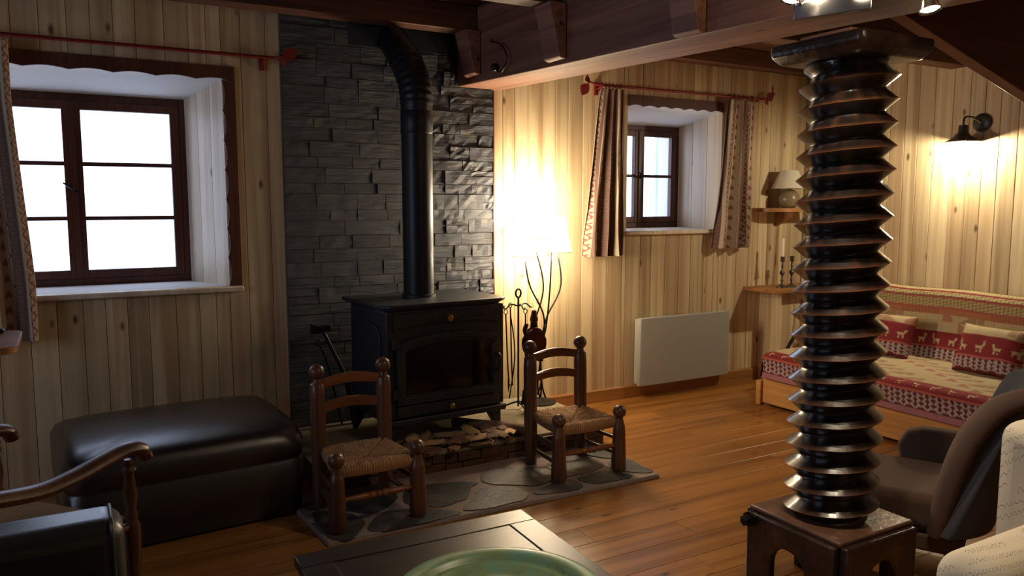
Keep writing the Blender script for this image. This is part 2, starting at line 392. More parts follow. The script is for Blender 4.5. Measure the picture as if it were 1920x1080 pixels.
# ------------------------------------------------------------------ windows
def wavy(n, a0, a1, amp):  # scalloped edge offsets
    return [(a0+(a1-a0)*k/(n*10), amp*abs(sin(pi*k/10))) for k in range(n*10+1)]
def window(name, W, mx, rows, waves):
    ix0, ix1, iz0, iz1 = W['ix0'], W['ix1'], W['iz0'], W['iz1']; ox0, ox1, oz0, oz1 = W['ox0'], W['ox1'], W['oz0'], W['oz1']
    r = obj(name, bx(ix0, ix1, 4.85, 4.91, iz0, iz0+.04), M['frame'], None, bevel=.003); tag(r, kind='structure')
    bm = B(); box(bm, ix0, ix0+.035, 4.85, 4.91, iz0+.04, iz1); box(bm, ix1-.035, ix1, 4.85, 4.91, iz0+.04, iz1); box(bm, ix0+.035, ix1-.035, 4.85, 4.91, iz1-.04, iz1)
    obj('window_frame', bm, M['frame'], r, bevel=.003)
    for s, (a, b) in enumerate(((ix0+.035, mx), (mx, ix1-.035))):
        st = .045; z0, z1 = iz0+.04, iz1-.04
        bm = B(); box(bm, a, a+st, 4.842, 4.885, z0, z1); box(bm, b-st, b, 4.842, 4.885, z0, z1)
        box(bm, a+st, b-st, 4.842, 4.885, z0, z0+.045); box(bm, a+st, b-st, 4.842, 4.885, z1-.045, z1)
        n = len(rows)
        c = obj('casement', bm, M['frame'], r, bevel=.004)
        zz = [z0+.045]+rows+[z1-.045]
        for q in rows: obj('glazing_bar', bx(a+st, b-st, 4.85, 4.878, q-.011, q+.011), M['frame'], c)
        for p, q in zip(zz, zz[1:]): obj('pane', bx(a+st, b-st, 4.862, 4.866, p, q), M['glass'], c)
    bm = B(); box(bm, mx-.014, mx+.014, 4.832, 4.842, iz0+.05, iz1-.05)
    obj('cover_strip', bm, M['frame'], r, bevel=.002)
    zc = (iz0+iz1)/2
    bm = B(); lathe(bm, [(.014, 0), (.014, .006), (.008, .01), (.008, .03)], (mx, 4.832, zc), 12, Matrix.Rotation(R(90), 3, 'X'))
    tube(bm, [(mx, 4.80, zc), (mx-.03, 4.797, zc+.025), (mx-.055, 4.797, zc+.04)], [.006, .007, .004], 8)
    obj('window_handle', bm, M['iron'], r, smooth=True)
    # splayed reveal boards (right and left), plaster soffit, sill
    for side, (xi, xo) in enumerate(((ix1, ox1), (ix0, ox0))):
        e = .016*(1 if side == 0 else -1)
        for q in range(3):
            t0, t1 = q/3, (q+1)/3
            def P(t, z): return (xi+(xo-xi)*t, 4.85+(YB-4.85)*t, z)
            zb = lambda t: iz0+(oz0-iz0)*t; zt = lambda t: iz1+(oz1-iz1)*t
            a, b = t0+.004, t1-.004
            lo = [P(a, zb(a)), P(b, zb(b)), (P(b, 0)[0]+e, P(b, 0)[1], zb(b)), (P(a, 0)[0]+e, P(a, 0)[1], zb(a))]
            hi = [(p[0], p[1], zt(a if k in (0, 3) else b)) for k, p in enumerate(lo)]
            obj('reveal_board', hexa(B(), lo+hi), M['pine_reveal'], r)
    obj('reveal_soffit', hexa(B(), [(ix0, 4.85, iz1), (ix1, 4.85, iz1), (ox1, YB, oz1), (ox0, YB, oz1), (ix0, 4.85, iz1+.015), (ix1, 4.85, iz1+.015), (ox1, YB, oz1+.015), (ox0, YB, oz1+.015)]), M['plaster'], r)
    # scalloped dark surround board on the wall: lintel and two uprights
    t = .062; bm = B()
    lo = wavy(waves, ox0-t, ox1+t, .012)
    if name == 'window_1':
        poly = [(ox0-t, oz1+t), (ox1+t, oz1+t)]+[(x_, oz1-.012+o) for x_, o in lo][::-1]
        prism(bm, poly, 1, YB-.018, YB)
        obj('scalloped_lintel', bm, M['frame'], r)
        for sg, xo in ((1, ox1), (-1, ox0)):
            w = wavy(7, oz0, oz1-.012, .014)
            poly = [(xo+sg*t, oz0), (xo+sg*t, oz1-.012)]+[(xo+sg*(o-.004), z_) for z_, o in w][::-1]
            obj('scalloped_upright', prism(B(), poly, 1, YB-.018, YB), M['frame'], r)
    else:
        poly = [(ox0, oz1+.065), (ox1, oz1+.065)]+[(ox0+(ox1-ox0)*(x_-ox0+t)/(ox1-ox0+2*t), oz1-.012+o) for x_, o in lo][::-1]
        prism(bm, poly, 1, YB-.018, YB); obj('scalloped_lintel', bm, M['frame'], r)
    bm = hexa(B(), [(ix0, 4.85, iz0-.03), (ix1, 4.85, iz0-.03), (ox1+.07, YB-.035, oz0-.03), (ox0-.07, YB-.035, oz0-.03),
                    (ix0, 4.85, iz0), (ix1, 4.85, iz0), (ox1+.07, YB-.035, oz0), (ox0-.07, YB-.035, oz0)])
    if name == 'window_2':
        for v in bm.verts:
            if v.co.x > ox1: v.co.x = ox1-.14 if False else ox1
            if v.co.x < ox0: v.co.x = ox0
    obj('window_sill', bm, M['pine_reveal'], r, bevel=.008)
    return r
w1 = window('window_1', W1, .055, [1.320, 1.612], 8)
w2 = window('window_2', W2, 3.886, [1.612], 7)
# open shutter seen outside the second window
for k in range(3):
    obj('shutter_board', bx(4.39+k*.085, 4.473+k*.085, 5.25, 5.275, 1.1, 2.1), M['shutter'], w2)

# ------------------------------------------------------------------ beams
main = struct('trim_1', hexa(B(), [(2.12, YF, 1.87), (2.42, YF, 1.87), (2.42, YB, 2.107), (2.12, YB, 2.107), (2.12, YF, 2.523), (2.42, YF, 2.523), (2.42, YB, 2.523), (2.12, YB, 2.523)]), M['beam'], bevel=.006)
S_JB = lambda y: 2.107-(YB-y)*.0545
n = 2
for jy, jz in ((4.13, 2.38), (3.24, 2.343), (2.30, 2.32), (1.35, 2.31), (.3, 2.3), (-1., 2.3)):
    struct('trim_%d' % n, bx(XL, 2.118, jy, jy+.12, jz, 2.523), M['joist'], bevel=.005); n += 1
    zb = S_JB(jy)+.045
    tr_ = bpy.data.objects['trim_%d' % (n-1)]
    w_ = .07
    bm = prism(B(), [(2.116, jz), (2.02, jz), (2.045, jz-.1), (2.075, zb+.01), (2.09, zb), (2.116, zb)], 1, jy-.04, jy+.10)
    obj('corbel', bm, M['beam'], tr_, bevel=.004)
for jy, jz in ((4.26, 2.40), (3.12, 2.30), (2.1, 2.3), (.9, 2.3), (-.4, 2.3)):
    struct('trim_%d' % n, bx(2.422, XR, jy, jy+.13, jz, 2.523), M['joist'], bevel=.005); n += 1
# stair stringer descending at the right
sb = lambda x: 2.059-(x-2.582)*.2685
struct('trim_%d' % n, prism(B(), [(2.45, sb(2.45)), (4.6, sb(4.6)), (4.6, sb(4.6)+.31), (2.45, sb(2.45)+.31)], 1, 1.78, 1.84), M['stair'], bevel=.004); n += 1

# ------------------------------------------------------------------ slate chimney breast, stone by stone
sl = thing('slate_cladding', 'dark grey split slate stone panel on the wall behind the wood stove', 'stone cladding', ((SLX0+SLX1)/2, YB, 0))
bm = B(); box(bm, SLX0, 2.12, YB-.006, YB+.018, 0, 2.5); box(bm, 2.12, SLX1, YB-.006, YB+.018, 0, 2.103); obj('backing', bm, M['mortar'], sl)
random.seed(11); z = .125; cnt = 0
hs_ = [.06, .075, .085, .092]
while z < 2.5:
    h = random.choice(hs_)
    if z < 2.103 < z+h+.03: h = 2.103-z
    x = SLX0; top = 2.5
    xe = SLX1 if z < 2.1 else 2.12
    while x < xe-.001:
        L = random.uniform(.14, .34) if x < 1.85 else random.uniform(.09, .22)
        x1 = x+L
        if xe-x1 < .07: x1 = xe
        parts = [(z, z+h)]
        if h > .075 and random.random() < (.12 if x < 1.8 else .4): q = z+h*random.uniform(.4, .6); parts = [(z, q), (q, z+h)]
        for a, b in parts:
            d = random.uniform(.006, .011) if x < 1.9 else random.uniform(.008, .024)
            g = .0016; j = lambda s=.003: random.uniform(-s, s)
            yb = YB-.006; yf = yb-d-.004
            bm2 = B(); nx = 4; V = []
            lo = [bm2.verts.new(p) for p in ((x+g, yb, a+g), (x1-g, yb, a+g), (x1-g, yb, b-g), (x+g, yb, b-g))]
            rows_ = []
            for zz in (0, .5, 1):
                rows_.append([bm2.verts.new((x+g+(x1-x-2*g)*q/nx, yf+j(.0016 if x < 1.85 else .005), a+g+(b-a-2*g)*zz+(j(.002) if 0 < zz < 1 else 0))) for q in range(nx+1)])
            for r0, r1 in zip(rows_, rows_[1:]):
                for q in range(nx): bm2.faces.new((r0[q], r0[q+1], r1[q+1], r1[q]))
            bm2.faces.new([lo[0], lo[1]]+rows_[0][::-1]); bm2.faces.new([lo[3], lo[2]]+rows_[2][::-1])
            bm2.faces.new((lo[0], lo[3], rows_[2][0], rows_[1][0], rows_[0][0])); bm2.faces.new((lo[1], lo[2], rows_[2][nx], rows_[1][nx], rows_[0][nx]))
            obj('slate_stone', bm2, M['slate'], sl); cnt += 1
        x = x1
    z += h
print('slate stones', cnt)
obj('corner_strip', bx(SLX1, SLX1+.008, YB-.03, YB, .12, 2.1), M['frame'], sl)
tag(obj('wall_plate', bx(1.434, 2.05, YB-.05, YB-.042, 2.285, 2.5), M['stoveside']), 'black sheet metal plate on the slate where the stove pipe enters', 'metal plate')

# ------------------------------------------------------------------ hearth: plinth and flagstones
PT = .13
pl = thing('hearth_plinth', 'raised rough stone plinth with pale cap under the wood stove', 'hearth', (1.85, 4.0, 0))
obj('core', bx(1.0, 2.67, 3.63, YB-.04, 0, PT-.025), M['mortar'], pl)
obj('cap_stone', bx(.99, 2.69, 3.605, YB-.036, PT-.025, PT), M['plinthtop'], pl, bevel=.006)
random.seed(5)
for rrow in range(2):
    x = 1.0
    while x < 2.67:
        x1 = x+random.uniform(.06, .17); x1 = 2.67 if 2.67-x1 < .05 else x1
        d = random.uniform(0, .012); zm = .05+random.uniform(-.008, .008)
        a, b = (.004, zm-.002) if rrow == 0 else (zm+.002, .103)
        jj = lambda: random.uniform(-.004, .004)
        obj('stone', hexa(B(), [(x+.002, 3.614-d+jj(), a), (x1-.002, 3.614-d+jj(), a), (x1-.002, 3.632, a), (x+.002, 3.632, a),
                                (x+.003, 3.614-d+jj(), b), (x1-.003, 3.614-d+jj(), b), (x1-.003, 3.632, b), (x+.003, 3.632, b)]), M['brick'], pl, bevel=.004)
        x = x1

hx0, hx1, hy0, hy1 = .85, 2.6, 3.03, 3.61
hs = thing('hearth_slab', 'irregular flagstone hearth slab set in pale mortar under the small chairs', 'hearth', (1.7, 3.3, 0))
obj('mortar_bed', hexa(B(), [(.864, 3.04, 0), (2.586, 3.012, 0), (2.64, hy1, 0), (.835, hy1, 0), (.868, 3.045, .02), (2.58, 3.018, .02), (2.63, hy1, .02), (.84, hy1, .02)]), M['mortar'], hs, bevel=.004)
random.seed(21)
sites = []
for q in range(4000):
    p = Vector((random.uniform(.86, 2.6), random.uniform(3.03, 3.62)))
    if all((p-s).length > .27 for s in sites): sites.append(p)
allm = sites+[Vector((s.x, 2*3.03-s.y)) for s in sites]+[Vector((s.x, 2*hy1-s.y)) for s in sites]+[Vector((2*.86-s.x, s.y)) for s in sites]+[Vector((2*2.6-s.x, s.y)) for s in sites]
for s in sites:
    poly = [s+Vector((cos(2*pi*k/24), sin(2*pi*k/24)))*.4 for k in range(24)]
    for o2 in allm:
        if o2 == s: continue
        nrm = (o2-s); 
        if nrm.length > .85 or nrm.length < 1e-6: continue
        md = s+nrm/2-nrm.normalized()*.013; nn = nrm.normalized(); out = []
        for k in range(len(poly)):
            a, b = poly[k], poly[(k+1) % len(poly)]; da = (a-md).dot(nn); db = (b-md).dot(nn)
            if da <= 0: out.append(a)
            if da*db < 0: out.append(a+(b-a)*(da/(da-db)))
        poly = out
        if len(poly) < 3: break
    if len(poly) < 3: continue
    # round and roughen the outline
    for it in range(2):
        np_ = []
        for k in range(len(poly)):
            a, b = poly[k], poly[(k+1) % len(poly)]; np_ += [a*.75+b*.25, a*.25+b*.75]
        poly = np_
    poly = [p+Vector((mn.noise(Vector((p.x*9, p.y*9, 0))), mn.noise(Vector((p.x*9, p.y*9, 9)))))*.03 for p in poly]
    cl_ = [poly[0]]
    for p in poly[1:]:
        if (p-cl_[-1]).length > .012: cl_.append(p)
    if (cl_[-1]-cl_[0]).length < .018: cl_.pop()
    obj('flagstone', prism(B(), [(p.x, p.y) for p in cl_], 2, .018, .0235+random.uniform(0, .002)), M['flag'], hs)

# ------------------------------------------------------------------ wood stove
SR = R(4)
st = thing('wood_stove', 'black cast iron wood stove with wide arched glass door', 'stove', (1.375, 3.725, PT), SR)
w_, dpt = .73, .52; z0, z1 = .125, .725      # local: x 0..w, y 0..d, z above plinth
bm = B(); box(bm, .02, w_-.02, .02, dpt-.02, z0, z1); obj('body', bm, M['castiron'], st, local=True, bevel=.012, seg=3)
# moulded top plate with chamfered front corners
def topplate(bm, o, za, zb_):
    c = .05; prism(bm, [(-o, dpt+o*.5), (-o, c-o), (c-o, -o), (w_-c+o, -o), (w_+o, c-o), (w_+o, dpt+o*.5)], 2, za, zb_)
bm = B(); topplate(bm, .002, z1, z1+.012); topplate(bm, .018, z1+.012, z1+.03); obj('top_plate', bm, M['castiron'], st, local=True, bevel=.005)
# arched side panel
bm = B(); a = [(.09, .2), (.43, .2), (.43, .58)]+[(.26+.17*cos(t), .58+.07*sin(t)) for t in [pi*k/10 for k in range(1, 10)]]+[(.09, .58)]
prism(bm, a, 0, .012, .02); obj('side_panel', bm, M['stoveside'], st, local=True, bevel=.004)
# front plate, bottom skirt, frieze
bm = B(); box(bm, .012, w_-.012, .004, .022, z0+.035, z1-.004); obj('front_plate', bm, M['castiron'], st, local=True, bevel=.004)
bm = B(); prism(bm, [(.0, z0-.005), (w_, z0-.005), (w_, z0+.03), (0, z0+.03)], 1, -.012, .03); obj('skirt', bm, M['castiron'], st, local=True, bevel=.008)
bm = B(); prism(bm, [(.05, z1-.105)]+[(w_*.5+(w_*.5-.05)*(-cos(pi*k/12)), z1-.105+.025*sin(pi*k/12)) for k in range(1, 12)]+[(w_-.05, z1-.105), (w_-.05, z1-.02), (.05, z1-.02)], 1, -.006, .006)
for k in range(5): ball(bm, (w_*.5-.22+k*.035, -.006, z1-.055), .006, 8); ball(bm, (w_*.5+.08+k*.035, -.006, z1-.055), .006, 8)
obj('frieze', bm, M['castiron'], st, local=True, bevel=.003)
# arched door: frame ring plus glass
def arch(x0, x1, zb_, zs, rise, n=14):
    return [(x0, zb_), (x1, zb_), (x1, zs)]+[((x0+x1)/2+(x1-x0)/2*cos(pi*k/n), zs+rise*sin(pi*k/n)) for k in range(1, n)]+[(x0, zs)]
def ring(bm, o, i, y0, y1):
    for k in range(len(o)):
        a, b = o[k], o[(k+1) % len(o)]; c, d = i[k], i[(k+1) % len(o)]
        hexa(bm, [(a[0], y0, a[1]), (b[0], y0, b[1]), (d[0], y0, d[1]), (c[0], y0, c[1]), (a[0], y1, a[1]), (b[0], y1, b[1]), (d[0], y1, d[1]), (c[0], y1, c[1])])
O1 = arch(.055, w_-.055, .235, .53, .065); I1 = arch(.095, w_-.10, .275, .515, .05); I2 = arch(.105, w_-.11, .285, .50, .05)
dr = obj('door', (lambda b_: (ring(b_, O1, I1, -.03, .004), b_)[1])(B()), M['castiron'], st, local=True, bevel=.003)
bm = B(); ring(bm, I1, I2, -.022, .0); obj('door_bead', bm, M['stoveside'], dr, local=True, smooth=True, angle=30)
obj('glass', prism(B(), I2, 1, -.012, -.008), M['glassblack'], dr, local=True)
bm = B(); tube(bm, smoothpath([(w_-.075, -.03, .36), (w_-.075, -.055, .37), (w_-.075, -.06, .44), (w_-.075, -.03, .45)]), .008, 8); obj('door_handle', bm, M['stoveside'], dr, local=True, smooth=True)
for q in (.27, .53):
    bm = B(); lathe(bm, [(.012, 0), (.012, .05)], (.04, -.022, q), 12); box(bm, .04, .07, -.03, -.012, q+.01, q+.04); obj('hinge', bm, M['castiron'], dr, local=True, smooth=True)
dw = obj('ash_drawer', bx(.06, w_-.06, -.018, .004, .168, .226), M['castiron'], st, local=True, bevel=.004)
def knob(bm, x, y, z, r):
    lathe(bm, [(r*.45, 0), (r*.45, .014), (r, .018), (r, .026), (r*.6, .032)], (x, y, z), 14, Matrix.Rotation(R(90), 3, 'X'))
bm = B(); knob(bm, w_*.5, -.018, .198, .016); obj('knob', bm, M['brass'], dw, local=True, smooth=True)
bm = B(); knob(bm, w_*.5, -.006, z1-.055, .018); obj('knob', bm, M['brass'], st, local=True, smooth=True)
for lx, sx in ((.06, -1), (w_-.06, 1)):
    for ly, sy in ((.05, -1), (dpt-.05, 1)):
        bm = B(); hexa(bm, [(lx+sx*.03-.012, ly+sy*.02-.012, 0), (lx+sx*.03+.012, ly+sy*.02-.012, 0), (lx+sx*.03+.012, ly+sy*.02+.012, 0), (lx+sx*.03-.012, ly+sy*.02+.012, 0),
                            (lx-.04, ly-.035, z0+.004), (lx+.04, ly-.035, z0+.004), (lx+.04, ly+.035, z0+.004), (lx-.04, ly+.035, z0+.004)])
        obj('leg', bm, M['castiron'], st, local=True, bevel=.006)
# stove pipe
PX, PY = 1.705, 4.06
sp = thing('stove_pipe', 'matt black stove pipe with ribbed elbow rising from the stove top', 'pipe', (PX, PY, PT+z1+.03))
zt_ = PT+z1+.03
obj('pipe', lathe(B(), [(.085, zt_), (.085, 1.9)], (PX, PY, 0), 32), M['pipe'], sp, smooth=True)
obj('collar', lathe(B(), [(.094, zt_), (.094, zt_+.012), (.087, zt_+.016)], (PX, PY, 0), 32), M['castiron'], sp, smooth=True)
obj('joint_sleeve', lathe(B(), [(.0855, 1.78), (.0885, 1.785), (.0885, 1.90), (.0855, 1.905)], (PX, PY, 0), 32), M['pipe'], sp, smooth=True)
path = smoothpath([(PX, PY, 1.895), (PX, PY, 1.97), (PX, PY+.03, 2.06), (PX-.005, PY+.10, 2.16), (PX-.01, PY+.2, 2.25), (PX-.01, PY+.312, 2.335)], 10)
obj('elbow', tube(B(), path, [.087+(.005 if (k//2) % 2 and 6 < k < 38 else 0) for k in range(len(path))], 28), M['pipe'], sp, smooth=True, angle=60)

# ------------------------------------------------------------------ bark, log and tools on the plinth
random.seed(9); nb = 0
def chunk(cx, cy, cz, L, w, h, ang, tilt, mat, label):
    bm = B(); n = 7; P = []
    for k in range(n+1):
        t = k/n-.5; ww = w*(.5+.5*(1-abs(2*t)**3))*random.uniform(.75, 1.1)
        P.append([Vector((t*L, -ww/2, random.uniform(0, .003))), Vector((t*L, 0, h*.6+random.uniform(0, .006))), Vector((t*L, ww/2, random.uniform(0, .003)))])
    Mx = Matrix.Translation((cx, cy, cz)) @ Matrix.Rotation(ang, 4, 'Z') @ Matrix.Rotation(tilt, 4, 'Y')
    T = [[bm.verts.new(Mx @ (p+Vector((0, 0, h*.4)))) for p in r] for r in P]; Bt = [[bm.verts.new(Mx @ p) for p in r] for r in P]
    for a, b in zip(T, T[1:]):
        for q in (0, 1): bm.faces.new((a[q], b[q], b[q+1], a[q+1]))
    for a, b in zip(Bt, Bt[1:]):
        for q in (0, 1): bm.faces.new((a[q], a[q+1], b[q+1], b[q]))
    for k in range(n):
        for q in (0, 2): bm.faces.new((T[k][q], Bt[k][q], Bt[k+1][q], T[k+1][q]))
    for k in (0, n): bm.faces.new((T[k][0], T[k][1], T[k][2], Bt[k][2], Bt[k][1], Bt[k][0]))
    tag(obj('bark_piece', bm, mat, smooth=True, angle=50), label, 'firewood', 'bark pieces heaped under the stove')
for row, (cy, cz, nn) in enumerate(((3.645, PT+.001, 9), (3.69, PT+.016, 9), (3.64, PT+.03, 8), (3.72, PT+.036, 6))):
    for k in range(nn):
        chunk(1.46+.64*(k+.5)/nn+random.uniform(-.03, .03), cy+random.uniform(-.02, .03), cz, random.uniform(.14, .23), random.uniform(.06, .095), .014,
              random.uniform(-.6, 1.2) if k % 3 else random.uniform(1.0, 1.9), random.uniform(-.06, .06), M['bark'] if (k+row) % 3 else M['barklight'],
              ('dark brown flake of bark' if (k+row) % 3 else 'pale split flake of wood')+(' at the left of the heap under the stove', ' in the middle of the heap under the stove', ' at the right of the heap beside the log')[min(2, 3*k//nn)])
a, b = Vector((2.16, 3.59, PT+.034)), Vector((1.86, 3.95, PT+.034))
lg = thing('log', 'thin round log with pale sawn end lying under the stove at right', 'firewood', (2.15, 3.6, PT))
obj('log_bark', tube(B(), [a, (a*2+b)/3+Vector((.006, 0, 0)), (a+b*2)/3, b], [.031, .033, .03, .03], 14), M['bark'], lg, smooth=True)
d_ = (a-b).normalized(); obj('sawn_end', tube(B(), [a, a+d_*.004], [.027, .026], 14), M['barklight'], lg)

# companion set (tool stand)
TX, TY = 2.385, 4.12
ts = thing('fire_tool_stand', 'wrought iron fireside tool stand with ring top beside the stove', 'tool stand', (TX, TY, PT))
bm = B(); tube(bm, [(TX, TY, PT+.02), (TX, TY, .83)], .006, 10); obj('stem', bm, M['iron'], ts, smooth=True)
bm = B()
for k in range(3):
    an = k*2*pi/3+.5; tube(bm, smoothpath([(TX, TY, PT+.05), (TX+.05*cos(an), TY+.05*sin(an), PT+.035), (TX+.12*cos(an), TY+.12*sin(an), PT+.006)]), .006, 8)
obj('tripod_foot', bm, M['iron'], ts, smooth=True)
obj('ring_handle', tube(B(), [(TX+.018*cos(t), TY, .855+.026*sin(t)) for t in [2*pi*k/20 for k in range(21)]], .006, 8), M['iron'], ts, smooth=True)
for sx in (-1, 1):
    obj('hook_arm', tube(B(), smoothpath([(TX, TY, .775), (TX+sx*.05, TY, .79), (TX+sx*.085, TY, .765), (TX+sx*.1, TY, .768), (TX+sx*.1, TY, .785)]), .005, 8), M['iron'], ts, smooth=True)
obj('hook_arm', tube(B(), smoothpath([(TX, TY, .775), (TX-.01, TY-.05, .79), (TX-.01, TY-.085, .765), (TX-.01, TY-.1, .78)]), .005, 8), M['iron'], ts, smooth=True)
# hanging tools
def tool(name, label, x, y, zt, zb_, head, dx=0):
    t = thing(name, label, 'fire tool', (x, y, zb_))
    tube_ = B(); tube(tube_, smoothpath([(x, y, zt), (x+dx*.5, y, (zt+zb_)/2), (x+dx, y, zb_+.08)]), .0045, 8); obj('shaft', tube_, M['iron'], t, smooth=True)
    obj('hanging_loop', tube(B(), [(x+.012*cos(a_), y, zt+.012+.014*sin(a_)) for a_ in [2*pi*k/14 for k in range(15)]], .003, 6), M['iron'], t, smooth=True)
    bm = B()
    if head == 'poker': tube(bm, [(x+dx, y, zb_+.085), (x+dx, y, zb_+.03), (x+dx, y, zb_)], [.006, .006, .001], 8); tube(bm, [(x+dx, y, zb_+.05), (x+dx+.02, y, zb_+.035)], [.005, .002], 6)
    if head == 'brush':
        lathe(bm, [(.01, .09), (.016, .08), (.022, .03), (.028, 0)], (x+dx, y, zb_), 14)
    if head == 'shovel':
        hexa(bm, [(x+dx-.04, y-.008, zb_), (x+dx+.04, y-.008, zb_), (x+dx+.04, y-.005, zb_), (x+dx-.04, y-.005, zb_),
                  (x+dx-.03, y+.0, zb_+.1), (x+dx+.03, y+.0, zb_+.1), (x+dx+.03, y+.003, zb_+.1), (x+dx-.03, y+.003, zb_+.1)])
    if head == 'tongs':
        tube(bm, smoothpath([(x, y-.004, zt-.05), (x+.03, y-.004, zt-.3), (x-.01, y-.004, zb_)]), .004, 8)
    obj('head', bm, M['iron'], t, smooth=True)
tool('poker', 'thin black poker hanging left on the fireside tool stand', TX-.095, TY-.012, .735, .25, 'poker', .02)
tool('hearth_brush', 'black hearth brush hanging at the front of the tool stand', TX-.012, TY-.106, .745, .19, 'brush')
tool('fire_tongs', 'long black fire tongs hanging behind the brush on the tool stand', TX-.045, TY+.02, .77, .2, 'tongs', .015)
# bellows
bl = thing('bellows', 'dark red leather fireplace bellows hanging right on the tool stand', 'bellows', (TX+.09, TY-.03, .42))
bx_, by_ = TX+.085, TY-.045
o1 = [(bx_+.075*sin(t)*(1 if cos(t) > -.3 else .9), .55-.10*cos(t)) for t in [2*pi*k/28 for k in range(28)]]
o1 = [(x_, z_ if z_ < .6 else .6+(z_-.6)*.9) for x_, z_ in o1]
obj('board', prism(B(), o1, 1, by_-.028, by_-.018), M['bellows'], bl, bevel=.004)
obj('board', prism(B(), o1, 1, by_+.012, by_+.022), M['bellows'], bl, bevel=.004)
o2 = [(bx_+(x_-bx_)*.9, .55+(z_-.55)*.9) for x_, z_ in o1]
obj('leather_side', prism(B(), o2, 1, by_-.018, by_+.012), M['black'], bl, bevel=.003)
obj('nozzle', lathe(B(), [(.026, 0), (.022, .05), (.026, .055), (.026, .065), (.018, .1), (.014, .12)], (bx_, by_, .63), 16), M['bellows'], bl, smooth=True)
obj('handle', tube(B(), smoothpath([(bx_-.045, by_, .58), (bx_-.065, by_, .63), (bx_-.05, by_, .67)]), [.014]*12+[.01], 10), M['bellows'], bl, smooth=True)
obj('hanging_strap', tube(B(), smoothpath([(bx_-.014, by_, .72), (TX+.1, TY-.004, .782), (bx_+.022, by_, .70)], 6), .0025, 6), M['cord'], bl, smooth=True)

# tools leaning against the slate left of the stove
pk = thing('log_splitter', 'black long-handled hatchet leaning on the slate left of the stove', 'fire tool', (1.36, 4.3, PT))
obj('handle', tube(B(), [(1.245, 4.375, .68), (1.37, 4.33, PT+.25)], [.011, .014], 10), M['black'], pk, smooth=True)
bm = B(); prism(bm, [(1.175, .665), (1.175, .725), (1.215, .71), (1.29, .715), (1.30, .675), (1.22, .665)], 1, 4.363, 4.385); obj('head', bm, M['iron'], pk, bevel=.005)
obj('grip', tube(B(), [(1.37, 4.33, PT+.25), (1.40, 4.32, PT+.003)], [.018, .016], 10), M['black'], pk, smooth=True)
p2 = thing('poker', 'thin black iron rod leaning beside the hatchet on the slate', 'fire tool', (1.33, 4.36, PT))
obj('rod', tube(B(), smoothpath([(1.215, 4.345, .60), (1.255, 4.345, .5), (1.33, 4.33, PT+.003)]), .006, 8), M['iron'], p2, smooth=True)
obj('ring', tube(B(), [(1.212+.016*cos(a_), 4.345, .616+.016*sin(a_)) for a_ in [2*pi*k/14 for k in range(15)]], .004, 6), M['iron'], p2, smooth=True)

